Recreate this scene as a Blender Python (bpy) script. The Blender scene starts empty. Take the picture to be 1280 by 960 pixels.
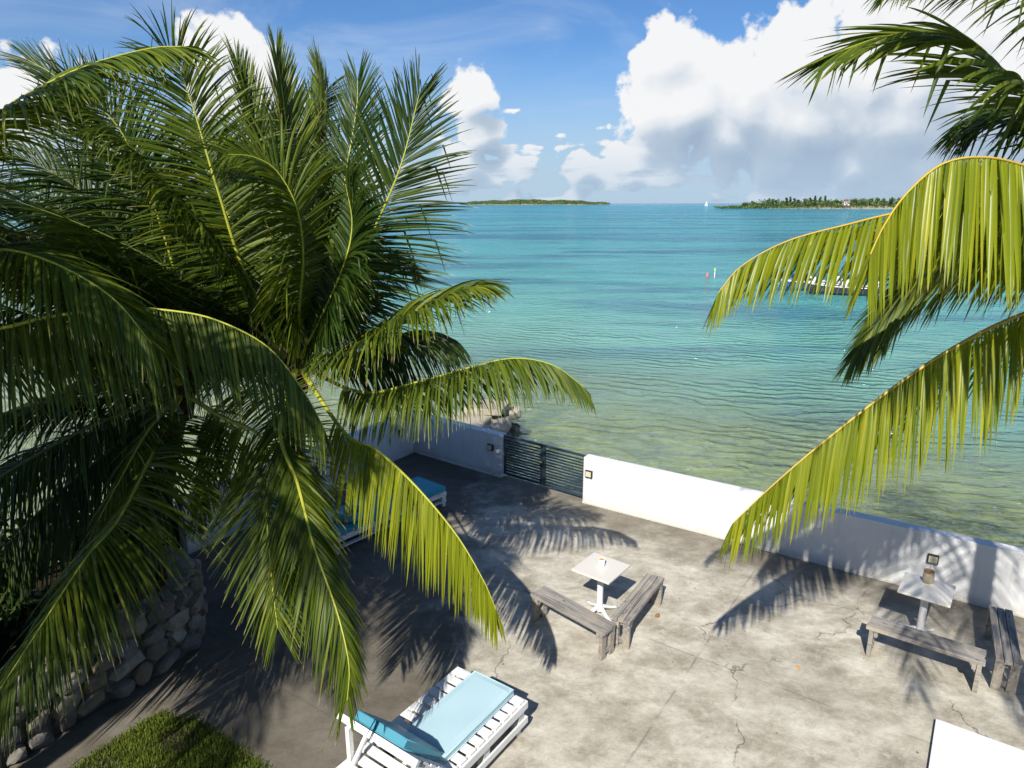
import bpy, bmesh, math, random
import numpy as np
from mathutils import Vector, Matrix, Euler

random.seed(7)
rng = np.random.default_rng(7)
SC = bpy.context.scene
COL = SC.collection

# ------------------------------------------------------------------ camera
FPX, CAM_H = 853.0, 5.5                      # focal length in pixels of a 1280 wide frame, height over the patio
PITCH = math.atan(226 / FPX)
cam_d = bpy.data.cameras.new('camera')
cam = bpy.data.objects.new('camera', cam_d)
COL.objects.link(cam)
cam_d.sensor_width = 36
cam_d.lens = 36 * FPX / 1280
cam_d.clip_start = 0.05
cam_d.clip_end = 90000
cam.location = (0, 0, CAM_H)
cam.rotation_euler = (math.pi / 2 - PITCH, 0, 0)
SC.camera = cam
_c, _s = math.cos(PITCH), math.sin(PITCH)
FWD, UPV, RGT, CAMP = np.array([0, _c, -_s]), np.array([0, _s, _c]), np.array([1.0, 0, 0]), np.array([0, 0, CAM_H])
def ray(x, y): return FWD + RGT * (x - 640) / FPX + UPV * (480 - y) / FPX
def at(x, y, d): return CAMP + ray(x, y) * d            # a point at depth d seen at x, y (survey of the photograph)
def atz(x, y, z=0.0):
    r = ray(x, y)
    return CAMP + r * ((z - CAM_H) / r[2])

# ------------------------------------------------------------------ sun, sky, exposure
SUN = Vector((-0.36, -1.09, 1.0)).normalized()
SUN_EL = math.asin(SUN.z)
SUN_AZ = math.atan2(SUN.x, SUN.y)
sd = bpy.data.lights.new('sun', 'SUN')
sd.energy = 5.0
sd.angle = math.radians(0.55)
sd.color = (1.0, 0.955, 0.88)
so = bpy.data.objects.new('sun', sd)
COL.objects.link(so)
so.rotation_euler = SUN.to_track_quat('Z', 'Y').to_euler()
so.location = (-10, -20, 30)
SC.view_settings.view_transform = 'Standard'
SC.view_settings.look = 'None'
SC.view_settings.gamma = 1
SC.view_settings.use_curve_mapping = False
SC.view_settings.exposure = 0.40
SC.cycles.max_bounces = 4
SC.cycles.diffuse_bounces = 2
SC.cycles.glossy_bounces = 2
SC.cycles.adaptive_threshold = 0.03
SC.cycles.transparent_max_bounces = 8
SC.cycles.use_denoising = True

class NT:
    """small helper for node trees"""
    def __init__(s, tree):
        s.t = tree
        tree.nodes.clear()
    def n(s, typ, props=None, **inp):
        nd = s.t.nodes.new(typ)
        for k, v in (props or {}).items():
            setattr(nd, k, v)
        for k, v in inp.items():
            k2 = int(k[1:]) if k[0] == 'i' and k[1:].isdigit() else k.replace('_', ' ')
            s.set(nd.inputs[k2], v)
        return nd
    def set(s, sock, v):
        if isinstance(v, bpy.types.NodeSocket):
            s.t.links.new(v, sock)
        else:
            try: sock.default_value = v
            except Exception:
                sock.default_value = tuple(v) + (1.0,) if hasattr(v, '__len__') and len(v) == 3 else v
    def m(s, op, a, b=0.0, c=0.0, clamp=False):
        nd = s.n('ShaderNodeMath', {'operation': op, 'use_clamp': clamp})
        for i, v in enumerate((a, b, c)):
            s.set(nd.inputs[i], v)
        return nd.outputs[0]
    def v(s, op, a, b=(0, 0, 0), out=0, scale=None):
        nd = s.n('ShaderNodeVectorMath', {'operation': op})
        s.set(nd.inputs[0], a); s.set(nd.inputs[1], b)
        if scale is not None: s.set(nd.inputs['Scale'], scale)
        return nd.outputs[out]
    def noise(s, vec, scale, detail=4, rough=0.55, dist=0.0, out=0):
        return s.n('ShaderNodeTexNoise', Vector=vec, Scale=scale, Detail=detail, Roughness=rough, Distortion=dist).outputs[out]
    def vor(s, vec, scale, feature='F1', out='Distance', rnd=1.0):
        nd = s.n('ShaderNodeTexVoronoi', {'feature': feature}, Vector=vec, Scale=scale, Randomness=rnd)
        return nd.outputs[out]
    def ramp(s, fac, stops, interp='LINEAR'):
        nd = s.n('ShaderNodeValToRGB', Fac=fac)
        cr = nd.color_ramp
        cr.interpolation = interp
        while len(cr.elements) < len(stops): cr.elements.new(0.5)
        for e, (p, c) in zip(cr.elements, stops):
            e.position = p
            e.color = (c, c, c, 1) if isinstance(c, (int, float)) else tuple(c) + (1,)
        return nd.outputs[0]
    def smooth(s, x, a, b):
        nd = s.n('ShaderNodeMapRange', {'interpolation_type': 'SMOOTHSTEP'}, Value=x)
        for i, v in zip((1, 2, 3, 4), (a, b, 0.0, 1.0)): s.set(nd.inputs[i], v)
        return nd.outputs[0]
    def mix(s, f, a, b, blend='MIX'):
        nd = s.n('ShaderNodeMix', {'data_type': 'RGBA', 'blend_type': blend})
        s.set(nd.inputs[0], f); s.set(nd.inputs[6], a); s.set(nd.inputs[7], b)
        return nd.outputs[2]
    def mapping(s, vec, loc=(0, 0, 0), rot=(0, 0, 0), scale=(1, 1, 1)):
        return s.n('ShaderNodeMapping', Vector=vec, Location=loc, Rotation=rot, Scale=scale).outputs[0]

W = bpy.data.worlds.new('World')
SC.world = W
W.use_nodes = True
SKY, CLOUD = 0.05, 14.2
def build_world():
    k = NT(W.node_tree)
    out = k.n('ShaderNodeOutputWorld')
    d = k.v('NORMALIZE', k.n('ShaderNodeTexCoord').outputs['Generated'])
    sky = k.n('ShaderNodeTexSky', {'sky_type': 'NISHITA', 'sun_disc': False, 'sun_elevation': SUN_EL,
              'sun_rotation': SUN_AZ, 'altitude': 0.0, 'air_density': 1.0, 'dust_density': 0.35, 'ozone_density': 2.2})
    skyc = k.v('MULTIPLY', sky.outputs[0], (0.82, 1.24, 1.74))
    # --- cloud field as a group: direction in, density out
    g = bpy.data.node_groups.new('cloud_field', 'ShaderNodeTree')
    g.interface.new_socket('Vector', in_out='INPUT', socket_type='NodeSocketVector')
    g.interface.new_socket('Density', in_out='OUTPUT', socket_type='NodeSocketFloat')
    g.interface.new_socket('Body', in_out='OUTPUT', socket_type='NodeSocketFloat')
    q = NT(g)
    gi = q.n('NodeGroupInput').outputs[0]
    go = q.n('NodeGroupOutput')
    el = q.n('ShaderNodeSeparateXYZ', Vector=gi).outputs[2]
    # billows: lumps, cauliflower cells and a fractal edge
    fine = q.noise(gi, 11.0, 8, 0.60)
    bil = q.m('SUBTRACT', 0.5, q.vor(q.v('ADD', gi, q.v('SCALE', fine, scale=0.05)), 21.0))
    det = q.m('ADD', q.m('MULTIPLY', q.m('SUBTRACT', fine, 0.5), 1.35), q.m('MULTIPLY', bil, 0.42))
    det = q.m('ADD', det, q.m('MULTIPLY', q.m('SUBTRACT', q.noise(gi, 40.0, 3, 0.5), 0.5), 0.70))
    # the great cumulus to the right and the smaller towers
    blobs = [(858, 135, 74), (840, 74, 44), (930, 128, 66), (1010, 88, 78), (1090, 80, 90), (1170, 70, 110), (1300, 90, 150), (910, 176, 46), (1000, 150, 92), (1120, 160, 80), (900, 165, 60),
             (1060, 203, 40), (1150, 207, 44), (1250, 205, 44), (985, 206, 28),
             (590, 120, 34), (600, 165, 32), (580, 208, 34), (645, 213, 20), (728, 207, 24), (785, 213, 22), 
             (280, 60, 46), (310, 115, 62), (835, 215, 20), (20, 170, 80)]
    acc = None
    for (x, y, r) in blobs:
        c = ray(x, y); c = c / np.linalg.norm(c)
        f = q.m('MULTIPLY_ADD', q.v('DISTANCE', gi, tuple(c), out=1), -1.0 / (r / 900.0), 1.0)
        f = q.m('MULTIPLY', f, min(1.0, 0.55 + r / 180.0))
        acc = f if acc is None else q.m('MAXIMUM', acc, f)
    acc = q.m('MAXIMUM', acc, -0.9)
    # clouds of the same kind all round the sky, thickest above the horizon
    low = q.mapping(gi, scale=(1.0, 1.0, 4.5))
    lown = q.noise(low, 8.0, 3, 0.55)
    lowband = q.m('SUBTRACT', q.m('MULTIPLY', lown, 2.3), q.m('ADD', 0.92, q.m('MULTIPLY', q.m('ABSOLUTE', q.m('SUBTRACT', el, 0.035)), 7.0)))
    f = q.m('MAXIMUM', acc, lowband)
    q.set(go.inputs[0], q.m('ADD', f, det))
    q.set(go.inputs[1], q.m('ADD', f, q.m('MULTIPLY', bil, 0.30)))
    def field(vec):
        nd = k.n('ShaderNodeGroup', {'node_tree': g})
        k.set(nd.inputs[0], vec)
        return nd.outputs[0], nd.outputs[1]
    D0, B0 = field(d)
    D1, B1 = field(k.v('ADD', d, (-0.014, 0.0, 0.030)))
    mask = k.smooth(D0, 0.0, 0.16)
    relief = k.m('ADD', k.m('MULTIPLY', k.m('SUBTRACT', D0, D1), 0.22), k.m('MULTIPLY', k.m('SUBTRACT', B0, B1), 0.50))
    low_ = k.smooth(k.n('ShaderNodeSeparateXYZ', Vector=d).outputs[2], 0.150, 0.050)
    base = k.m('MULTIPLY', k.smooth(B1, -0.10, 0.45), k.m('ADD', 0.06, k.m('MULTIPLY', low_, 0.50)))
    lit = k.m('SUBTRACT', k.m('ADD', 0.80, relief), base, clamp=True)
    el0 = k.n('ShaderNodeSeparateXYZ', Vector=d).outputs[2]
    ccol = k.ramp(lit, [(0.0, (0.36, 0.47, 0.62)), (0.35, (0.52, 0.62, 0.74)), (0.60, (0.80, 0.85, 0.91)), (0.88, (1.0, 1.0, 1.0))])
    # high thin cirrus veils
    cv = k.mapping(d, rot=(0.2, 0.1, 0.5), scale=(1.0, 1.0, 3.2))
    cir = k.m('MULTIPLY', k.smooth(k.noise(cv, 3.0, 5, 0.6, 0.6), 0.46, 0.78), 0.36)
    cir = k.m('MULTIPLY', cir, k.smooth(el0, 0.02, 0.12))
    ccol = k.v('SCALE', ccol, scale=CLOUD)
    bank = (0.50 * CLOUD, 0.655 * CLOUD, 0.82 * CLOUD, 1)      # pale bank of far cloud low over the sea
    c1 = k.mix(cir, skyc, (0.75 * CLOUD, 0.84 * CLOUD, 0.95 * CLOUD, 1))
    c1 = k.mix(k.m('MULTIPLY', k.smooth(el0, 0.22, 0.0), 0.92), c1, bank)
    cdist = k.mix(k.m('MULTIPLY', k.smooth(el0, 0.11, 0.01), 0.60), ccol, bank)
    c2 = k.mix(k.m('MULTIPLY', mask, 0.97), c1, cdist)
    bg = k.n('ShaderNodeBackground', Color=c2, Strength=SKY)
    k.set(out.inputs[0], bg.outputs[0])
build_world()
W.cycles.sampling_method = 'NONE'

# ------------------------------------------------------------------ materials
def mat(name):
    m = bpy.data.materials.new(name)
    m.use_nodes = True
    k = NT(m.node_tree)
    k.out = k.n('ShaderNodeOutputMaterial')
    return m, k
def pos(k): return k.n('ShaderNodeNewGeometry').outputs['Position']
def objc(k): return k.n('ShaderNodeTexCoord').outputs['Object']
def attr(k, name, out='Fac'): return k.n('ShaderNodeAttribute', {'attribute_name': name}).outputs[out]
def bump(k, h, strength=0.3, dist=0.02):
    return k.n('ShaderNodeBump', Height=h, Strength=strength, Distance=dist).outputs[0]
def pbr(k, color, rough=0.6, normal=None, spec=0.4, metal=0.0, **kw):
    b = k.n('ShaderNodeBsdfPrincipled', Base_Color=color, Roughness=rough, Metallic=metal)
    b.inputs['Specular IOR Level'].default_value = spec
    if normal is not None: k.set(b.inputs['Normal'], normal)
    for a, v in kw.items(): k.set(b.inputs[a.replace('_', ' ')], v)
    return b
def surf(k, sh): k.set(k.out.inputs[0], sh.outputs[0] if hasattr(sh, 'outputs') else sh)

def m_plain(name, col, rough=0.55, spec=0.4, var=0.12, scale=6.0, bmp=0.15, metal=0.0, dirt=None, dirt_amt=0.3):
    m, k = mat(name)
    p = objc(k)
    n1 = k.noise(p, scale, 5, 0.6)
    c = k.mix(k.m('MULTIPLY', n1, var * 2, clamp=True), tuple(col) + (1,), tuple(x * (1 - var * 2.2) for x in col) + (1,))
    if dirt:
        dm = k.m('MULTIPLY', k.smooth(k.noise(p, scale * 0.45, 6, 0.7, 0.4), 0.5, 0.75), dirt_amt)
        c = k.mix(dm, c, tuple(dirt) + (1,))
    surf(k, pbr(k, c, k.m('ADD', rough - 0.08, k.m('MULTIPLY', n1, 0.16)), bump(k, k.noise(p, scale * 9, 4, 0.6), bmp, 0.004), spec, metal))
    return m

def m_concrete():
    m, k = mat('stained_concrete')
    p = pos(k)
    big = k.noise(p, 0.45, 4, 0.6, 0.3)
    mid = k.noise(p, 1.7, 8, 0.72, 0.2)
    brush = k.noise(k.mapping(p, rot=(0, 0, 0.75), scale=(1.0, 1.5, 1)), 1.6, 10, 0.74, 0.15)
    fine = k.noise(p, 22, 5, 0.7)
    c = k.ramp(brush, [(0.28, (0.20, 0.175, 0.135)), (0.42, (0.36, 0.325, 0.255)), (0.55, (0.52, 0.48, 0.395)), (0.72, (0.70, 0.66, 0.565))])
    c = k.mix(k.m('MULTIPLY', k.smooth(mid, 0.48, 0.72), 0.6), c, (0.205, 0.185, 0.14, 1))
    c = k.mix(k.m('MULTIPLY', k.smooth(big, 0.50, 0.70), 0.45), c, (0.245, 0.22, 0.165, 1))
    c = k.mix(k.m('MULTIPLY', k.smooth(k.noise(p, 3.3, 7, 0.75, 0.2), 0.58, 0.72), 0.5), c, (0.70, 0.66, 0.57, 1))
    c = k.mix(k.m('MULTIPLY', k.smooth(fine, 0.52, 0.78), 0.4), c, (0.16, 0.145, 0.115, 1))
    ve = k.noise(p, 2.4, 7, 0.62, 1.6)
    vein = k.smooth(k.m('ABSOLUTE', k.m('SUBTRACT', ve, 0.5)), 0.022, 0.004)
    c = k.mix(k.m('MULTIPLY', vein, 0.14), c, (0.72, 0.68, 0.58, 1))
    sp = k.smooth(k.noise(p, 60, 3, 0.6), 0.62, 0.72)
    c = k.mix(k.m('MULTIPLY', sp, 0.35), c, (0.14, 0.12, 0.09, 1))
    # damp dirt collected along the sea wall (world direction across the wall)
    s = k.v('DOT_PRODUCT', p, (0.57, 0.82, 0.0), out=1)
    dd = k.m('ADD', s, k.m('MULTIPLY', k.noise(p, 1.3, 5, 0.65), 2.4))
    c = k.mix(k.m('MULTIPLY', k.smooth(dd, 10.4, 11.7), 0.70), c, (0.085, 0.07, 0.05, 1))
    # mould stains at left, with palm shade painted into the same dark colour
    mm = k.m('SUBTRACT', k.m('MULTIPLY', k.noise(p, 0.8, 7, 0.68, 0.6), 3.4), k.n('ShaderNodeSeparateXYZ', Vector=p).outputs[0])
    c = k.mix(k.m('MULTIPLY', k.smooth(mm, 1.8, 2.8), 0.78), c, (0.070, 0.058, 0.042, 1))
    # cracks
    wp = k.v('ADD', p, k.v('SCALE', k.v('SUBTRACT', k.noise(p, 1.1, 7, 0.62, 0, 1), (0.5, 0.5, 0.5)), scale=0.75))
    e = k.vor(wp, 0.33, 'DISTANCE_TO_EDGE', 'Distance')
    cr = k.smooth(e, 0.0042, 0.001)
    cr = k.m('MULTIPLY', cr, k.smooth(k.noise(p, 0.9, 3, 0.6), 0.47, 0.58))
    c = k.mix(k.m('MULTIPLY', cr, 0.55), c, (0.075, 0.063, 0.046, 1))
    # pour joints, square to the wall
    jr = k.n('ShaderNodeSeparateXYZ', Vector=k.mapping(k.v('ADD', p, k.v('SCALE', k.noise(p, 2.0, 4, 0.6, 0, 1), scale=0.05)), rot=(0, 0, 0.60)))
    jl = None
    for o_, sp, ph in ((0, 4.1, 1.2), (1, 3.3, 0.4)):
        fr_ = k.m('FRACT', k.m('DIVIDE', k.m('ADD', jr.outputs[o_], ph + 40), sp))
        e_ = k.smooth(k.m('ABSOLUTE', k.m('SUBTRACT', fr_, 0.5)), 0.0045, 0.0018)
        jl = e_ if jl is None else k.m('MAXIMUM', jl, e_)
    jl = k.m('MULTIPLY', jl, k.smooth(k.noise(p, 1.7, 4, 0.6), 0.36, 0.56))
    c = k.mix(k.m('MULTIPLY', jl, 0.38), c, (0.09, 0.078, 0.058, 1))
    h = k.m('SUBTRACT', k.m('ADD', k.m('MULTIPLY', brush, 0.5), k.m('MULTIPLY', fine, 0.3)), k.m('MULTIPLY', cr, 0.8))
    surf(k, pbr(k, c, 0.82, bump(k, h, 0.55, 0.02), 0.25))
    return m

def m_render_wall():
    m, k = mat('white_render')
    p = pos(k)
    n1 = k.noise(p, 1.6, 6, 0.65, 0.3)
    c = k.mix(k.m('MULTIPLY', k.smooth(n1, 0.42, 0.75), 0.35), (0.70, 0.70, 0.69, 1), (0.58, 0.58, 0.56, 1))
    z = k.n('ShaderNodeSeparateXYZ', Vector=p).outputs[2]
    streak = k.noise(k.mapping(p, scale=(9, 9, 0.5)), 1.0, 4, 0.6)
    c = k.mix(k.m('MULTIPLY', k.smooth(streak, 0.52, 0.74), 0.36), c, (0.45, 0.44, 0.40, 1))
    splash = k.m('MULTIPLY', k.smooth(k.m('ADD', z, k.m('MULTIPLY', k.noise(p, 5, 4, 0.6), 0.14)), 0.26, 0.05), 0.62)
    c = k.mix(splash, c, (0.42, 0.38, 0.31, 1))
    under = k.smooth(z, -0.2, -0.5)
    c = k.mix(under, c, (0.22, 0.21, 0.17, 1))
    surf(k, pbr(k, c, 0.75, bump(k, k.noise(p, 60, 4, 0.6), 0.25, 0.006), 0.3))
    return m

def m_water():
    m, k = mat('lagoon_water')
    p = pos(k)
    sh = k.v('DOT_PRODUCT', p, (0.55, 0.835, 0.0), out=1)          # metres off the sea wall (wall at about 10.9)
    wn = k.noise(k.mapping(p, rot=(0, 0, 0.3), scale=(0.35, 1.0, 1)), 0.09, 5, 0.6)
    off = k.m('ADD', k.m('SUBTRACT', sh, 10.9), k.m('MULTIPLY', k.m('SUBTRACT', wn, 0.5), 16.0))
    lg = k.m('LOGARITHM', k.m('MAXIMUM', off, 1.0), 10.0)          # 0..4
    col = k.ramp(k.m('DIVIDE', lg, 4.0), [(0.0, (0.33, 0.39, 0.18)), (0.20, (0.29, 0.41, 0.23)), (0.30, (0.17, 0.39, 0.29)), (0.40, (0.090, 0.36, 0.34)),
                     (0.52, (0.060, 0.325, 0.365)), (0.68, (0.040, 0.330, 0.400)), (0.80, (0.008, 0.350, 0.450)), (0.92, (0.006, 0.170, 0.310))])
    # darker weed beds on the bottom
    pt = k.noise(k.mapping(p, rot=(0, 0, 0.12), scale=(0.3, 1.0, 1)), 0.075, 6, 0.62, 0.6)
    col = k.mix(k.m('MULTIPLY', k.smooth(pt, 0.48, 0.62), k.m('MULTIPLY', k.smooth(off, 4.0, 24.0), 0.78)), col, (0.022, 0.130, 0.205, 1))
    pt2 = k.noise(k.mapping(p, rot=(0, 0, 0.05), scale=(0.18, 1.0, 1)), 0.013, 5, 0.6)
    col = k.mix(k.m('MULTIPLY', k.smooth(pt2, 0.50, 0.62), k.m('MULTIPLY', k.smooth(lg, 1.3, 2.0), 0.65)), col, (0.008, 0.105, 0.20, 1))
    # waves
    q1 = k.mapping(p, rot=(0, 0, 0.22), scale=(0.42, 1.25, 1))
    w1 = k.noise(q1, 1.15, 3, 0.5, 0.5)
    w2 = k.noise(k.mapping(p, rot=(0, 0, 0.12), scale=(0.50, 1.5, 1)), 5.2, 4, 0.55, 0.4)
    w3 = k.noise(k.mapping(p, rot=(0, 0, 0.35), scale=(0.45, 1.2, 1)), 0.28, 2, 0.5)
    ridge = k.m('SUBTRACT', 1.0, k.m('ABSOLUTE', k.m('SUBTRACT', k.m('MULTIPLY', w1, 2.0), 1.0)))
    wv = k.n('ShaderNodeTexWave', {'wave_type': 'BANDS', 'bands_direction': 'Y', 'wave_profile': 'SIN'}, Vector=k.mapping(k.v('ADD', p, k.v('SCALE', k.noise(p, 0.16, 3, 0.6, 0, 1), scale=3.2)), rot=(0, 0, 0.40), scale=(0.8, 1.0, 1)),
             Scale=0.52, Distortion=9.0, Detail=5.0, Detail_Scale=1.1, Detail_Roughness=0.68).outputs['Fac']
    wv = k.m('MULTIPLY', k.m('POWER', wv, 1.8), k.m('ADD', 0.12, k.m('MULTIPLY', k.smooth(k.noise(k.mapping(p, rot=(0, 0, 0.4), scale=(0.5, 1, 1)), 0.5, 4, 0.6), 0.36, 0.66), 0.95)))
    h = k.m('ADD', k.m('ADD', k.m('MULTIPLY', wv, 0.28), k.m('MULTIPLY', ridge, 0.26)), k.m('ADD', k.m('MULTIPLY', w2, 0.20), k.m('MULTIPLY', w3, 0.8)))
    nrm = bump(k, h, 1.0, 0.60)
    fr = k.n('ShaderNodeFresnel', IOR=1.34, Normal=nrm).outputs[0]
    fr = k.m('MINIMUM', k.m('MULTIPLY', fr, 1.45), 0.60)
    gl = k.n('ShaderNodeBsdfGlossy', Color=(0.95, 0.98, 1.0, 1), Roughness=0.06, Normal=nrm)
    df = k.n('ShaderNodeBsdfDiffuse', Color=col, Normal=nrm)
    tr = k.n('ShaderNodeBsdfTransparent', Color=(0.80, 0.90, 0.68, 1))
    body = k.n('ShaderNodeMixShader')
    k.set(body.inputs[0], k.m('ADD', 0.18, k.m('MULTIPLY', k.smooth(off, 0.0, 20.0), 0.82)))
    k.set(body.inputs[1], tr.outputs[0]); k.set(body.inputs[2], df.outputs[0])
    mx = k.n('ShaderNodeMixShader')
    k.set(mx.inputs[0], fr); k.set(mx.inputs[1], body.outputs[0]); k.set(mx.inputs[2], gl.outputs[0])
    surf(k, mx)
    return m

def m_seabed():
    m, k = mat('seabed_sand_and_weed')
    p = pos(k)
    a = k.noise(p, 0.9, 7, 0.68, 0.8)
    c = k.ramp(a, [(0.30, (0.16, 0.17, 0.10)), (0.45, (0.46, 0.42, 0.22)), (0.58, (0.66, 0.60, 0.36)), (0.75, (0.76, 0.72, 0.50))])
    b = k.noise(p, 0.35, 5, 0.6, 0.5)
    c = k.mix(k.m('MULTIPLY', k.smooth(b, 0.50, 0.64), 0.70), c, (0.11, 0.15, 0.12, 1))
    c = k.mix(k.m('MULTIPLY', k.smooth(k.noise(p, 2.6, 5, 0.65), 0.55, 0.66), 0.60), c, (0.10, 0.10, 0.06, 1))
    surf(k, pbr(k, c, 0.9, None, 0.1))
    return m

def m_leaf(name, dark, mid, light, tip=(0.52, 0.40, 0.24), tip_at=0.93, trans=0.22, rough=0.45, spec=0.28):
    m, k = mat(name)
    r, t = attr(k, 'rnd'), attr(k, 'along')
    c = k.ramp(r, [(0.0, dark), (0.55, mid), (1.0, light)])
    pz = pos(k)
    c = k.mix(k.m('MULTIPLY', k.noise(pz, 3.0, 3, 0.6), 0.5), c, tuple(dark) + (1,))
    dry = k.m('MULTIPLY', k.smooth(k.m('ADD', t, k.m('MULTIPLY', k.m('SUBTRACT', r, 0.5), 0.10)), tip_at, tip_at + 0.05), 0.85)
    c = k.mix(dry, c, tuple(tip) + (1,))
    b = pbr(k, c, rough, None, spec)
    tc = k.mix(0.35, k.v('MULTIPLY', c, (1.5, 1.35, 0.35)), (0.20, 0.28, 0.01, 1))
    tl = k.n('ShaderNodeBsdfTranslucent', Color=tc)
    mx = k.n('ShaderNodeMixShader', Fac=trans)
    k.set(mx.inputs[1], b.outputs[0]); k.set(mx.inputs[2], tl.outputs[0])
    surf(k, mx)
    return m

def m_wood_grey():
    m, k = mat('weathered_grey_wood')
    p = objc(k)
    oi = k.n('ShaderNodeObjectInfo').outputs['Random']
    pp = k.v('ADD', p, k.v('SCALE', (3.1, 1.7, 5.3), scale=oi))
    g = k.noise(k.mapping(pp, scale=(1.6, 26, 26)), 1.0, 6, 0.65, 0.25)
    c = k.ramp(g, [(0.28, (0.055, 0.048, 0.04)), (0.42, (0.19, 0.175, 0.155)), (0.58, (0.33, 0.31, 0.285)), (0.78, (0.47, 0.45, 0.42))])
    c = k.mix(k.m('MULTIPLY', k.smooth(k.noise(pp, 4, 5, 0.7), 0.44, 0.66), 0.65), c, (0.44, 0.365, 0.27, 1))
    c = k.mix(k.m('MULTIPLY', oi, 0.3), c, (0.20, 0.19, 0.18, 1))
    kn = k.vor(k.mapping(pp, scale=(5, 13, 13)), 1.0)
    c = k.mix(k.m('MULTIPLY', k.smooth(kn, 0.16, 0.08), 0.8), c, (0.05, 0.035, 0.025, 1))
    surf(k, pbr(k, c, 0.85, bump(k, g, 0.7, 0.01), 0.2))
    return m

def m_stone():
    m, k = mat('rubble_stone')
    p = pos(k)
    oi = k.n('ShaderNodeObjectInfo').outputs['Random']
    c = k.ramp(oi, [(0.0, (0.15, 0.135, 0.115)), (0.4, (0.26, 0.245, 0.215)), (0.7, (0.24, 0.19, 0.125)), (1.0, (0.36, 0.345, 0.30))])
    c = k.mix(k.m('MULTIPLY', k.smooth(k.noise(p, 7, 6, 0.7), 0.42, 0.66), 0.6), c, (0.13, 0.12, 0.10, 1))
    surf(k, pbr(k, c, 0.9, bump(k, k.noise(p, 26, 6, 0.7), 0.7, 0.02), 0.2))
    return m

def m_bark():
    m, k = mat('palm_bark')
    p = objc(k)
    n1 = k.noise(k.mapping(p, scale=(1, 1, 9)), 3.0, 6, 0.65, 0.4)
    c = k.ramp(n1, [(0.3, (0.07, 0.06, 0.045)), (0.55, (0.20, 0.175, 0.14)), (0.8, (0.32, 0.29, 0.24))])
    surf(k, pbr(k, c, 0.9, bump(k, n1, 0.6, 0.03), 0.2))
    return m

def m_rachis(name, a, b):
    m, k = mat(name)
    p = pos(k)
    c = k.mix(k.noise(p, 5, 4, 0.6), tuple(a) + (1,), tuple(b) + (1,))
    surf(k, pbr(k, c, 0.45, None, 0.4))
    return m

def m_foliage(name, a, b, c3, trans=0.15):
    m, k = mat(name)
    r = attr(k, 'rnd')
    c = k.ramp(r, [(0.0, a), (0.6, b), (1.0, c3)])
    bs = pbr(k, c, 0.6, None, 0.25)
    tl = k.n('ShaderNodeBsdfTranslucent', Color=c)
    mx = k.n('ShaderNodeMixShader', Fac=trans)
    k.set(mx.inputs[1], bs.outputs[0]); k.set(mx.inputs[2], tl.outputs[0])
    surf(k, mx)
    return m

def m_glass(name, col, rough=0.05):
    m, k = mat(name)
    b = pbr(k, tuple(col) + (1,), rough, None, 0.5)
    b.inputs['Transmission Weight'].default_value = 0.85
    surf(k, b)
    return m

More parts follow.
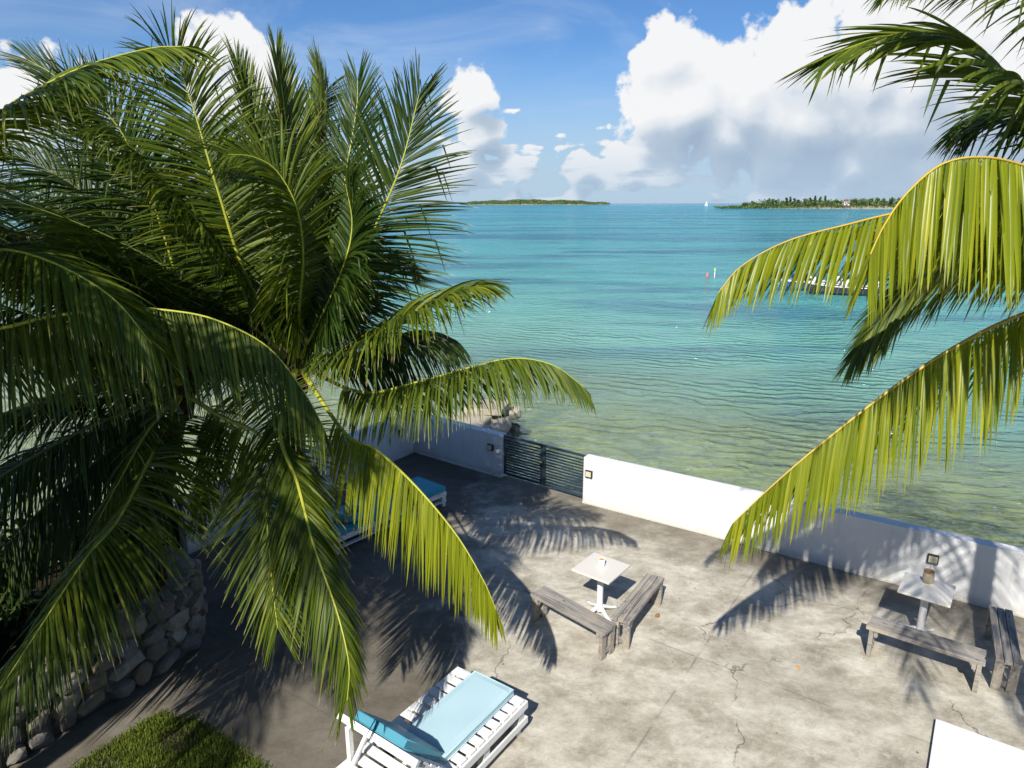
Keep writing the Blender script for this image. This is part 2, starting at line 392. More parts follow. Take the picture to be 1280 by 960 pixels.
M = dict(
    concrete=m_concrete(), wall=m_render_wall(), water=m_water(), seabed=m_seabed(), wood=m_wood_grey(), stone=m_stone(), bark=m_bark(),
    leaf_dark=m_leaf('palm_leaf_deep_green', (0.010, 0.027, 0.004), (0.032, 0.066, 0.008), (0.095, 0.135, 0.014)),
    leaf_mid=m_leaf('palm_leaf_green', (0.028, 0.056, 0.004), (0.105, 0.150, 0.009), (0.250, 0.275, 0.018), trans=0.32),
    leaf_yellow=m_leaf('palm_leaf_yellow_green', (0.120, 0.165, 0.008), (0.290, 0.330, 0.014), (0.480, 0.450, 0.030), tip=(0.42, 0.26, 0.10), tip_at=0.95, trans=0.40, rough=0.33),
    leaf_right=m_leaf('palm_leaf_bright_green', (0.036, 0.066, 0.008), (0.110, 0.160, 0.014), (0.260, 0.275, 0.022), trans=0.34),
    rachis=m_rachis('frond_midrib_green', (0.30, 0.34, 0.03), (0.46, 0.45, 0.05)),
    rachis_y=m_rachis('frond_midrib_yellow', (0.50, 0.40, 0.05), (0.55, 0.32, 0.05)),
    rachis_d=m_rachis('frond_midrib_dark', (0.10, 0.13, 0.02), (0.16, 0.17, 0.04)),
    fibre=m_plain('palm_fibre', (0.045, 0.032, 0.018), 0.9, 0.1, 0.3, 20),
    white=m_plain('white_paint', (0.74, 0.74, 0.725), 0.5, 0.4, 0.04, 5, 0.2, dirt=(0.50, 0.47, 0.40), dirt_amt=0.25),
    table=m_plain('cream_laminate', (0.68, 0.645, 0.57), 0.35, 0.5, 0.03, 4, 0.05),
    mattress=m_plain('pale_blue_vinyl', (0.43, 0.60, 0.65), 0.5, 0.35, 0.03, 3, 0.25, dirt=(0.37, 0.53, 0.58), dirt_amt=0.4),
    teal=m_plain('teal_vinyl', (0.03, 0.33, 0.40), 0.45, 0.4, 0.06, 3, 0.25),
    pillow=m_plain('blue_vinyl', (0.075, 0.28, 0.37), 0.45, 0.4, 0.06, 3, 0.25),
    navy=m_plain('navy_metal_paint', (0.030, 0.048, 0.066), 0.4, 0.5, 0.1, 8, 0.1),
    black=m_plain('black_metal', (0.02, 0.02, 0.02), 0.5, 0.4, 0.1, 8, 0.1),
    brass=m_plain('brass', (0.60, 0.42, 0.10), 0.35, 0.5, 0.1, 8, 0.1, metal=0.8),
    lampglass=m_plain('frosted_lamp_cover', (0.62, 0.56, 0.40), 0.4, 0.4, 0.05, 8, 0.05),
    mortar=m_plain('mortar', (0.16, 0.145, 0.12), 0.95, 0.1, 0.25, 8, 0.6),
    greystone=m_plain('grey_cast_concrete', (0.30, 0.285, 0.25), 0.9, 0.2, 0.2, 6, 0.6, dirt=(0.12, 0.11, 0.09), dirt_amt=0.6),
    soil=m_plain('soil', (0.055, 0.042, 0.03), 0.95, 0.1, 0.3, 5, 0.8),
    earth=m_plain('earth', (0.14, 0.12, 0.09), 0.95, 0.1, 0.25, 1.5, 0.8),
    sandstone=m_plain('pale_stone', (0.44, 0.39, 0.30), 0.9, 0.2, 0.25, 3.5, 0.8, dirt=(0.20, 0.17, 0.12), dirt_amt=0.7),
    wetstone=m_plain('wet_stone', (0.10, 0.085, 0.065), 0.6, 0.4, 0.3, 4, 0.8),
    orange=m_plain('orange_wax', (0.70, 0.32, 0.05), 0.5, 0.4, 0.1, 10, 0.1),
    amber=m_plain('amber_glass', (0.36, 0.31, 0.22), 0.15, 0.5, 0.1, 8, 0.05),
    husk=m_plain('brown_husk', (0.32, 0.17, 0.08), 0.7, 0.3, 0.3, 15, 0.4),
    grass=m_foliage('grass_blades', (0.065, 0.105, 0.012), (0.15, 0.20, 0.022), (0.30, 0.31, 0.05), 0.3),
    shrub=m_foliage('shrub_leaves', (0.012, 0.030, 0.008), (0.03, 0.06, 0.012), (0.08, 0.11, 0.02), 0.15),
    farleaf=m_foliage('coastal_leaves', (0.035, 0.07, 0.020), (0.075, 0.125, 0.030), (0.15, 0.18, 0.05), 0.1),
    farpine=m_foliage('casuarina_needles', (0.020, 0.050, 0.022), (0.045, 0.085, 0.035), (0.08, 0.12, 0.05), 0.1),
    island=m_foliage('island_leaves', (0.05, 0.10, 0.035), (0.09, 0.15, 0.045), (0.15, 0.19, 0.06), 0.1),
    sand=m_plain('shore_sand', (0.42, 0.34, 0.23), 0.9, 0.1, 0.2, 0.05, 0.2),
    blue=m_plain('blue_hull_paint', (0.02, 0.09, 0.26), 0.35, 0.5, 0.1, 3, 0.1),
    darkhull=m_plain('dark_hull_paint', (0.03, 0.035, 0.05), 0.4, 0.5, 0.1, 3, 0.1),
    red=m_plain('red_plastic', (0.55, 0.16, 0.12), 0.4, 0.4, 0.1, 6, 0.1),
    lime=m_plain('lime_plastic', (0.42, 0.55, 0.18), 0.4, 0.4, 0.1, 6, 0.1),
    roof=m_plain('red_roof', (0.40, 0.16, 0.10), 0.7, 0.3, 0.15, 2, 0.2),
    window=m_plain('window_glass', (0.03, 0.04, 0.05), 0.1, 0.5, 0.05, 2, 0.0),
    sail=m_plain('white_sailcloth', (0.82, 0.82, 0.80), 0.7, 0.2, 0.04, 2, 0.1),
)

# ------------------------------------------------------------------ object helpers
def setp(o, label=None, cat=None, group=None, kind=None):
    if label: o['label'] = label
    if cat: o['category'] = cat
    if group: o['group'] = group
    if kind: o['kind'] = kind
    return o
def empty(name, loc=(0, 0, 0), rz=0.0, **kw):
    o = bpy.data.objects.new(name, None)
    o.empty_display_size = 0.1
    COL.objects.link(o)
    o.location = loc
    o.rotation_euler = (0, 0, rz)
    return setp(o, **kw)
def link(name, me, m, parent=None, loc=None, rot=None, **kw):
    o = bpy.data.objects.new(name, me)
    if m is not None and not me.materials: me.materials.append(m)
    COL.objects.link(o)
    if parent is not None: o.parent = parent
    if loc is not None: o.location = loc
    if rot is not None: o.rotation_euler = rot
    return setp(o, **kw)
def me_py(name, V, F, smooth=False):
    me = bpy.data.meshes.new(name)
    me.from_pydata([tuple(v) for v in V], [], [tuple(f) for f in F])
    if smooth:
        me.polygons.foreach_set('use_smooth', [True] * len(me.polygons))
    me.update()
    return me
def bm_me(bm, name, smooth=False):
    me = bpy.data.meshes.new(name)
    bm.to_mesh(me); bm.free()
    if smooth: me.polygons.foreach_set('use_smooth', [True] * len(me.polygons))
    return me
def add_box(bm, size, loc=(0, 0, 0), rot=None, bevel=0.0, jit=0.0):
    r = bmesh.ops.create_cube(bm, size=1.0)
    vs = r['verts']
    mtx = Matrix.Translation(loc) @ (rot.to_matrix().to_4x4() if rot is not None else Matrix()) @ Matrix.Diagonal((size[0], size[1], size[2], 1))
    bmesh.ops.transform(bm, matrix=mtx, verts=vs)
    if jit:
        for v in vs: v.co += Vector((random.uniform(-jit, jit), random.uniform(-jit, jit), random.uniform(-jit, jit)))
    if bevel:
        es = list({e for v in vs for e in v.link_edges})
        bmesh.ops.bevel(bm, geom=es, offset=bevel, segments=2, affect='EDGES', profile=0.7)
def box(name, size, m, parent=None, loc=(0, 0, 0), rot=None, bevel=0.004, jit=0.0, **kw):
    bm = bmesh.new()
    add_box(bm, size, (0, 0, 0), None, bevel, jit)
    return link(name, bm_me(bm, name), m, parent, loc, rot, **kw)
def lathe(prof, seg=20):
    V, F = [], []
    for (r, z) in prof:
        for i in range(seg):
            a = 2 * math.pi * i / seg
            V.append((r * math.cos(a), r * math.sin(a), z))
    for j in range(len(prof) - 1):
        for i in range(seg):
            F.append((j * seg + i, j * seg + (i + 1) % seg, (j + 1) * seg + (i + 1) % seg, (j + 1) * seg + i))
    F.append(tuple(range(seg))[::-1])
    F.append(tuple((len(prof) - 1) * seg + i for i in range(seg)))
    return V, F
def spline(P, n):
    """Catmull-Rom through the points P, resampled evenly to n points"""
    P = np.asarray(P, float)
    Q = np.vstack([2 * P[0] - P[1], P, 2 * P[-1] - P[-2]])
    out = []
    for i in range(1, len(Q) - 2):
        p0, p1, p2, p3 = Q[i - 1], Q[i], Q[i + 1], Q[i + 2]
        for t in np.linspace(0, 1, 24, endpoint=False):
            out.append(0.5 * ((2 * p1) + (-p0 + p2) * t + (2 * p0 - 5 * p1 + 4 * p2 - p3) * t * t + (-p0 + 3 * p1 - 3 * p2 + p3) * t ** 3))
    out.append(Q[-2])
    out = np.array(out)
    L = np.concatenate([[0], np.cumsum(np.linalg.norm(np.diff(out, axis=0), axis=1))])
    u = np.linspace(0, L[-1], n)
    return np.stack([np.interp(u, L, out[:, k]) for k in range(3)], 1), L[-1]
def nz(a): return a / (np.linalg.norm(a, axis=-1, keepdims=True) + 1e-9)
def tube(C, R, seg=8, flat=1.0):
    C = np.asarray(C, float)
    T = nz(np.gradient(C, axis=0))
    ref = np.array([0, 0, 1.0]) if abs(T[:, 2]).mean() < 0.8 else np.array([1.0, 0, 0])
    S = nz(np.cross(T, ref)); U = np.cross(S, T)
    V, F = [], []
    for i in range(len(C)):
        for j in range(seg):
            a = 2 * math.pi * j / seg
            V.append(C[i] + R[i] * (math.cos(a) * S[i] + math.sin(a) * flat * U[i]))
    for i in range(len(C) - 1):
        for j in range(seg):
            F.append((i * seg + j, i * seg + (j + 1) % seg, (i + 1) * seg + (j + 1) % seg, (i + 1) * seg + j))
    F.append(tuple(range(seg))[::-1]); F.append(tuple((len(C) - 1) * seg + j for j in range(seg)))
    return V, F
def fattr(me, name, data):
    a = me.attributes.new(name, 'FLOAT', 'POINT')
    a.data.foreach_set('value', np.asarray(data, np.float32))
def np_mesh(name, V, F, smooth=False):
    """fast mesh from numpy quads / tris of equal size"""
    V = np.asarray(V, np.float32); F = np.asarray(F, np.int32)
    me = bpy.data.meshes.new(name)
    me.vertices.add(len(V)); me.vertices.foreach_set('co', V.ravel())
    me.loops.add(F.size); me.loops.foreach_set('vertex_index', F.ravel())
    me.polygons.add(len(F))
    me.polygons.foreach_set('loop_start', np.arange(0, F.size, F.shape[1], dtype=np.int32))
    if smooth: me.polygons.foreach_set('use_smooth', np.ones(len(F), bool))
    me.update(calc_edges=True); me.validate()
    return me

# ------------------------------------------------------------------ the setting
PA, PB, PC = np.array([-2.25, 14.69]), np.array([-0.23, 13.18]), np.array([1.34, 11.97])
PD = np.array([7.04, 8.25]); PD = PC + (PD - PC) * 2.2
PL = np.array([-5.25, 10.0])
SEA = -0.7
def flat(name, pts, z, m, kind='structure'):
    me = me_py(name, [(x, y, z) for x, y in pts], [tuple(range(len(pts)))])
    return link(name, me, m, kind=kind)
link('sea', me_py('sea', [(-30000, -3000, SEA), (30000, -3000, SEA), (30000, 45000, SEA), (-30000, 45000, SEA)], [(0, 1, 2, 3)]), M['water'], kind='structure')
def seabed():
    V, F = [], []
    n = 46
    for j in range(n):
        for i in range(n):
            x, y = -110 + 220 * i / (n - 1), -20 + 180 * j / (n - 1)
            s = 0.55 * x + 0.835 * y - 10.9
            V.append((x, y, SEA - 0.35 - 0.035 * max(s, 0) - 0.12 * math.sin(x * 0.7) * math.sin(y * 0.9)))
    for j in range(n - 1):
        for i in range(n - 1):
            a = j * n + i
            F.append((a, a + 1, a + n + 1, a + n))
    link('seabed', me_py('seabed', V, F, True), M['seabed'], kind='structure')
seabed()
LD = (PL - PA) / np.linalg.norm(PL - PA)
PL2 = PL + LD * 14
land = [tuple(PA), tuple(PL), tuple(PL2), (-20, -30), (30, -30), (22, -1.0), tuple(PD)]
def land_block():
    n = len(land)
    V = [(x, y, -0.06) for x, y in land] + [(x, y, -2.6) for x, y in land]
    F = [tuple(range(n))] + [(i, i + n, (i + 1) % n + n, (i + 1) % n) for i in range(n)]
    link('ground', me_py('ground', V, F), M['earth'], kind='structure')
land_block()
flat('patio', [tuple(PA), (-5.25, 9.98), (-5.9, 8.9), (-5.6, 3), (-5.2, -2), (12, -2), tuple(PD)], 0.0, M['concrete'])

def wall(name, a, b, h, thick, inside, label):
    """boundary wall with its inner face on a-b, running down to the sea on its outer side"""
    a, b = np.asarray(a, float), np.asarray(b, float)
    d = b - a; L = np.linalg.norm(d); d /= L
    nrm = np.array([-d[1], d[0]])
    if np.dot(nrm, inside - a) > 0: nrm = -nrm            # points out to sea
    c = (a + b) / 2 + nrm * thick / 2
    root = empty(name, (c[0], c[1], 0), math.atan2(d[1], d[0]), label=label, cat='wall')
    bm = bmesh.new()
    add_box(bm, (L, thick, h + 1.9), (0, 0, (h - 1.9) / 2), None, 0.012)
    link('wall_body', bm_me(bm, 'wall_body'), M['wall'], root)
    s = 1 if np.dot(nrm, [-d[1], d[0]]) < 0 else -1
    bm = bmesh.new()
    add_box(bm, (L - 0.01, 0.03, 0.035), (0, s * (thick / 2 + 0.012), 0.0175), None, 0.004)
    link('skirting', bm_me(bm, 'skirting'), M['wall'], root)
    return root, d, nrm
INS = np.array([0, 5.0])
H_WALL = 0.92
gd = (PC - PB) / np.linalg.norm(PC - PB)
dAB = (PB - PA) / np.linalg.norm(PB - PA)
wall('boundary_wall', PA - dAB * 0.0, PB, H_WALL, 0.2, INS, 'white rendered wall in palm shade between the corner and the slatted gate')
wall('boundary_wall', PC, PD, H_WALL, 0.2, INS, 'long white rendered sea wall running right from the slatted gate')
nAL = np.array([-LD[1], LD[0]])
wall('boundary_wall', PL, PA - LD * 0.2, H_WALL, 0.2, INS, 'shaded white wall running left from the far corner behind the daybed')

def gate():
    c = (PB + PC) / 2
    d = gd; L = np.linalg.norm(PC - PB)
    nrm = np.array([-d[1], d[0]]); nrm = nrm if np.dot(nrm, INS - c) < 0 else -nrm
    c = c + nrm * 0.1
    root = empty('slatted_gate', (c[0], c[1], 0), math.atan2(d[1], d[0]), label='dark navy double gate of horizontal slats in the white wall', cat='gate')
    h = 0.86
    half = L / 2
    for sgn in (-1, 1):
        x0, x1 = (0.012, half - 0.015) if sgn > 0 else (-half + 0.015, -0.012)
        for xs in (x0 + 0.022, x1 - 0.022):
            box('stile', (0.044, 0.044, h), M['navy'], root, (xs, 0, 0.06 + h / 2), None, 0.004)
        for zs in (0.085, 0.06 + h - 0.022):
            box('rail', (x1 - x0 - 0.09, 0.04, 0.046), M['navy'], root, ((x0 + x1) / 2, 0, zs), None, 0.004)
        ns = 12
        for i in range(ns):
            z = 0.15 + (h - 0.20) * i / (ns - 1)
            box('slat', (x1 - x0 - 0.089, 0.018, 0.030), M['navy'], root, ((x0 + x1) / 2, 0.004, z), (0.25, 0, 0), 0.003)
    lk = box('lock', (0.07, 0.05, 0.13), M['navy'], root, (0.0, -0.045, 0.55), None, 0.006)
    V, F = lathe([(0.0, 0), (0.018, 0.004), (0.022, 0.02), (0.016, 0.034), (0.0, 0.04)], 12)
    link('knob', me_py('knob', V, F, True), M['brass'], lk, (0, -0.025, 0.02), (math.pi / 2, 0, 0))
gate()

def wall_lamp(a, d, nrm, z, label, s=1.0):
    p = np.asarray(a)
    root = empty('wall_lamp', (p[0] - nrm[0] * 0.002, p[1] - nrm[1] * 0.002, z), math.atan2(d[1], d[0]), label=label, cat='lamp', group='small floodlights on the boundary walls')
    sg = -1
    box('housing', (0.14 * s, 0.05, 0.13 * s), M['black'], root, (0, sg * 0.03, 0), None, 0.006)
    bx = box('cover', (0.11 * s, 0.012, 0.10 * s), M['lampglass'], root, (0, sg * 0.058, 0.0), None, 0.003)
    box('conduit', (0.018, 0.016, z - 0.03 - 0.066 * s), M['white'], root, (0.0, sg * 0.010, -(z + 0.036 + 0.066 * s) / 2 + 0.015), None, 0.003)
def out_n(a, b):
    d = (b - a) / np.linalg.norm(b - a); n = np.array([-d[1], d[0]])
    return d, (n if np.dot(n, INS - a) < 0 else -n)
d1, n1 = out_n(PA, PB); wall_lamp(PB - d1 * 0.25, d1, n1, 0.62, 'small square floodlight on the wall just left of the gate')
d2, n2 = out_n(PC, PD); wall_lamp(PC + d2 * 0.13, d2, n2, 0.62, 'small square floodlight on the wall just right of the gate')
tl = atz(1165, 711, 0.55); wl = PC + d2 * np.dot(tl[:2] - PC, d2)
wall_lamp(wl, d2, n2, 0.55, 'small square floodlight on the wall behind the shaded cafe table')
d3, n3 = out_n(PL, PA); wall_lamp(PA - d3 * 0.42, d3, n3, 0.60, 'small square floodlight on the shaded wall left of the corner')

# ------------------------------------------------------------------ pier beyond the wall
def rock_mesh(name, size, seed, sub=2, rough=0.22):
    """a broken stone: sphere cut by random planes"""
    r = np.random.default_rng(seed)
    N = nz(r.normal(size=(11, 3))); c = r.uniform(0.62, 0.95, 11)
    A = np.vstack([np.eye(3), -np.eye(3)]); ca = r.uniform(0.80, 1.0, 6)
    N = np.vstack([N, A]); c = np.concatenate([c, ca])
    bm = bmesh.new()
    bmesh.ops.create_icosphere(bm, subdivisions=sub, radius=1.0)
    for v in bm.verts:
        p = np.array(v.co)
        k = N @ p
        rad = min(1.15, float(np.min(np.where(k > 0.05, c / np.maximum(k, 0.05), 9))))
        v.co = Vector(p * rad * (1 + rough * 0.12 * r.normal()) * np.array(size))
    return bm_me(bm, name, False)
def pier():
    root = empty('stone_pier', (-1.0, 17.2, SEA), math.radians(-14), label='pale rubble stone pier in the water behind the corner wall', cat='pier')
    k = 0
    for j in range(8):
        for i in range(4):
            for l in range(2):
                sx, sy, sz = random.uniform(.22, .34), random.uniform(.22, .36), random.uniform(.18, .27)
                m = rock_mesh('stone', (sx, sy, sz), 100 + k, 2, 0.3); k += 1
                link('stone', m, M['sandstone'] if (l == 1) else M['wetstone'], root,
                     (-0.62 + i * 0.42 + random.uniform(-.06, .06), -1.5 + j * 0.46 + random.uniform(-.06, .06), (-0.05 if l == 0 else 0.42) + random.uniform(-.06, .08)),
                     (random.uniform(-.2, .2), random.uniform(-.2, .2), random.uniform(0, 3)))
    for (x, y, w, l, z) in ((0.05, -0.9, 1.15, 0.75, .68), (-0.1, -0.05, 1.0, 0.8, .60), (0.12, 0.85, 1.1, 0.9, .76)):
        box('cap_slab', (w, l, 0.16), M['sandstone'], root, (x, y, z), (random.uniform(-.05, .05), random.uniform(-.05, .05), random.uniform(-.1, .1)), 0.03, 0.03)
pier()

# ------------------------------------------------------------------ furniture
def cafe_table(x, y, rz, label):
    r = empty('pedestal_table', (x, y, 0), rz, label=label, cat='table', group='cream pedestal cafe tables on the patio')
    box('table_top', (0.58, 0.58, 0.03), M['table'], r, (0, 0, 0.705), None, 0.008)
    V, F = lathe([(0.05, 0.06), (0.045, 0.1), (0.042, 0.66), (0.09, 0.672), (0.09, 0.689)], 16)
    link('pedestal', me_py('pedestal', V, F), M['white'], r)
    for i in range(4):
        a = math.pi / 4 + i * math.pi / 2 + 0.35
        C, _ = spline([(0.03, 0, 0.12), (0.10, 0, 0.085), (0.2, 0, 0.045), (0.30, 0, 0.022)], 9)
        V, F = tube(C, np.linspace(0.036, 0.022, 9), 8, 0.8)
        link('foot', me_py('foot', V, F, True), M['white'], r, None, (0, 0, a))
    return r
A36 = math.radians(-38)
cafe_table(1.21, 8.33, A36, 'cream square pedestal table in full sun with a white pot')
cafe_table(5.33, 7.80, A36, 'cream square pedestal table in palm shade by the sea wall')
def pot():
    r = empty('candle_pot', (1.22, 8.37, 0.721), 0, label='small white pot with an orange top on the sunny cafe table', cat='pot')
    V, F = lathe([(0.042, 0), (0.048, 0.01), (0.048, 0.10), (0.043, 0.10), (0.042, 0.075), (0.0, 0.075)], 20)
    link('pot_body', me_py('pot_body', V, F, True), M['white'], r)
    V, F = lathe([(0.040, 0.076), (0.040, 0.088), (0.02, 0.096), (0.0, 0.094)], 16)
    link('wax', me_py('wax', V, F, True), M['orange'], r)
    r2 = empty('glass_jar', (5.42, 7.94, 0.721), 0, label='amber glass jar with a brown rim on the shaded cafe table', cat='jar')
    V, F = lathe([(0.045, 0), (0.065, 0.02), (0.07, 0.08), (0.06, 0.15), (0.055, 0.155), (0.064, 0.08), (0.06, 0.022), (0.0, 0.012)], 20)
    link('jar_body', me_py('jar_body', V, F, True), M['amber'], r2)
    V, F = lathe([(0.062, 0.151), (0.062, 0.168), (0.052, 0.168), (0.052, 0.158)], 20)
    link('rim', me_py('rim', V, F, True), M['husk'], r2)
pot()

def bench(x, y, rz, L, w, label, planks=3, h=0.42):
    r = empty('wooden_bench', (x, y, 0), rz, label=label, cat='bench', group='weathered plank benches on the patio')
    pw = w / planks
    for i in range(planks):
        yy = -w / 2 + pw * (i + 0.5)
        box('plank', (L + random.uniform(-.025, .02), pw - 0.008, 0.046), M['wood'], r, (random.uniform(-.012, .012), yy, h - 0.024 + random.uniform(-.003, .003)),
            (random.uniform(-.012, .012), random.uniform(-.006, .006), random.uniform(-.004, .004)), 0.006, 0.002)
    for s in (-1, 1):
        for t in (-1, 1):
            box('leg', (0.05, 0.095, h - 0.05), M['wood'], r, (s * (L / 2 - 0.05), t * (w / 2 - 0.055), (h - 0.05) / 2), (0, 0, random.uniform(-.03, .03)), 0.006, 0.002)
        box('crosspiece', (0.045, w - 0.02, 0.08), M['wood'], r, (s * (L / 2 - 0.10), 0, h - 0.09), None, 0.005, 0.002)
        box('crosspiece', (0.04, w - 0.215, 0.07), M['wood'], r, (s * (L / 2 - 0.05), 0, 0.10), None, 0.005, 0.002)
    box('stringer', (L - 0.26, 0.05, 0.07), M['wood'], r, (0, 0, h - 0.088), None, 0.005, 0.002)
bench(0.78, 7.82, math.radians(-45.0), 1.24, 0.28, 'pale weathered plank bench in sun, front left of the sunny table')
bench(1.70, 8.10, math.radians(58), 1.26, 0.26, 'grey weathered plank bench in sun, right of the sunny table')
bench(5.00, 7.19, math.radians(-36), 1.22, 0.30, 'grey plank bench striped by palm shadow, front of the shaded table')
bench(6.02, 7.28, math.radians(59), 1.26, 0.26, 'grey plank bench at the right edge, right of the shaded table')

def pallet_bed():
    rz = math.radians(54.6)                                   # local x points away from the camera along the bed
    dx = np.array([math.cos(rz), math.sin(rz)]); dy = np.array([-dx[1], dx[0]])
    far_r, far_l = atz(657, 874, .40)[:2], atz(573, 832, .40)[:2]
    Wd = float(np.dot(far_l - far_r, dy)); Ln = 2.05
    c = far_r + dy * Wd / 2 - dx * Ln / 2
    r = empty('pallet_lounger', (c[0], c[1], 0), rz, label='white slatted pallet lounger with pale blue mattress at the bottom of the picture', cat='lounger')
    top = 0.40
    ns = 15
    pitch = Ln / ns
    for i in range(ns):
        xx = -Ln / 2 + pitch * (i + 0.5)
        box('slat', (pitch - 0.042, Wd - 0.006, 0.024), M['white'], r, (xx, 0, top - 0.012 + random.uniform(-.001, .001)), (0, 0, random.uniform(-.006, .006)), 0.003)
    for s in (-1, 0, 1):
        box('deck_board', (Ln, 0.05, 0.022), M['white'], r, (0, s * (Wd / 2 - 0.025), top - 0.0375), None, 0.003)
    for s in (-1, 1):
        box('side_board', (Ln - 0.01, 0.022, 0.085), M['white'], r, (0, s * (Wd / 2 + 0.010), top - 0.067), None, 0.003)
        box('lower_board', (Ln - 0.01, 0.022, 0.075), M['white'], r, (0, s * (Wd / 2 + 0.010), 0.145), None, 0.003)
        for xx in (-Ln / 2 + 0.06, -0.30, 0.36, Ln / 2 - 0.06):
            box('block', (0.10, 0.09, 0.28), M['white'], r, (xx, s * (Wd / 2 - 0.055), 0.205), None, 0.004)
        for xx in (-Ln / 2 + 0.10, Ln / 2 - 0.10):
            box('leg', (0.07, 0.07, 0.09), M['white'], r, (xx, s * (Wd / 2 - 0.05), 0.045), None, 0.004)
    box('end_board', (0.022, Wd + 0.04, 0.085), M['white'], r, (Ln / 2 + 0.007, 0, top - 0.067), None, 0.003)
    box('end_board', (0.022, Wd + 0.04, 0.075), M['white'], r, (Ln / 2 + 0.007, 0, 0.145), None, 0.003)
    # back rest: frame hinged on the deck and leaning towards the near end
    hx = -0.19
    tilt = math.radians(47)                                   # from the deck plane
    bl = 0.66
    ux, uz = -math.cos(tilt), math.sin(tilt)
    def bp(u, off): return (hx + ux * u + uz * off, uz * u - ux * off + top)
    rot = (0, -(math.pi - tilt) + math.pi, 0)
    roty = tilt                                               # rotate a board lying in x so that it follows the back rest
    bw = Wd + 0.02
    for i, u in enumerate((0.10, 0.24, 0.38, 0.52, 0.64)):
        x, z = bp(u, 0.02)
        box('back_slat', (0.085, bw, 0.022), M['white'], r, (x, 0, z), (0, roty, 0), 0.003)
    for yy in (-bw / 2 + 0.05, -0.16, 0.16, bw / 2 - 0.05):
        x, z = bp(bl / 2, -0.014)
        box('back_rail', (bl, 0.06, 0.04), M['white'], r, (x, yy, z), (0, roty, 0), 0.003)
    x, z = bp(bl + 0.01, 0.0)
    box('back_cap', (0.045, bw + 0.04, 0.062), M['white'], r, (x, 0, z), (0, roty, 0), 0.004)
    for yy in (-bw / 2 + 0.06, bw / 2 - 0.06):
        x, z = bp(bl * 0.86, -0.05)
        box('prop', (0.05, 0.05, z - top), M['white'], r, (x, yy, top + (z - top) / 2), None, 0.003)
        x2, z2 = bp(bl * 0.5, -0.05)
        L2 = math.hypot(x2 - x + 0.03, z2 - top)
        a = math.atan2(z2 - top, x2 - x + 0.03)
        box('brace', (L2, 0.035, 0.035), M['white'], r, ((x - 0.03 + x2) / 2, yy * 0.86, (z2 + top) / 2), (0, -a, 0), 0.003)
    # mattress on the deck, cushion against the back rest: they lie on the lounger
    yo = -0.07
    o = mattress('mattress', 1.12, 0.53, 0.085, M['mattress'])
    a = c + dx * (hx + 0.06 + 0.56) + dy * yo
    o.location = (a[0], a[1], top + 0.001); o.rotation_euler = (0, 0, rz)
    setp(o, 'pale blue flat mattress lying on the white pallet lounger', 'mattress')
    o = mattress('back_cushion', 0.64, 0.62, 0.10, M['pillow'])
    x, z = bp(0.37, 0.033)
    a = c + dx * x + dy * (yo + 0.07)
    o.rotation_mode = 'QUATERNION'
    o.rotation_quaternion = (Euler((0, 0, rz)).to_quaternion() @ Euler((0, roty, 0)).to_quaternion())
    o.location = (a[0], a[1], z)
    setp(o, 'blue cushion leaning on the backrest of the white pallet lounger', 'cushion')
def mattress(name, L, Wd, h, m):
    bm = bmesh.new()
    bmesh.ops.create_grid(bm, x_segments=16, y_segments=8, size=0.5)
    g = bmesh.ops.extrude_face_region(bm, geom=bm.faces[:])
    for v in g['geom']:
        if isinstance(v, bmesh.types.BMVert): v.co.z += 1
    for v in bm.verts:
        ex, ey = 1 - abs(v.co.x) * 2, 1 - abs(v.co.y) * 2
        e = min(ex * L, ey * Wd)
        z = v.co.z
        v.co.x *= L; v.co.y *= Wd
        v.co.z = h * (0.12 + 0.76 * z) if e < 0.001 else (h * z + (0.004 * math.sin(v.co.x * 9) * math.sin(v.co.y * 7) if z > 0.5 else 0))
    bmesh.ops.recalc_face_normals(bm, faces=bm.faces[:])
    o = link(name, bm_me(bm, name, False), m)
    for z in (h * 0.12, h * 0.88):
        C = [(sx * (L / 2 + .001), sy * (Wd / 2 + .001), z) for sx, sy in ((-1, -1), (-.33, -1), (.33, -1), (1, -1), (1, 0), (1, 1), (.33, 1), (-.33, 1), (-1, 1), (-1, 0), (-1, -1))]
        V, F = tube(C, [.006] * len(C), 6)
        link('piping', me_py('piping', V, F, True), m, o)
    return o
pallet_bed()

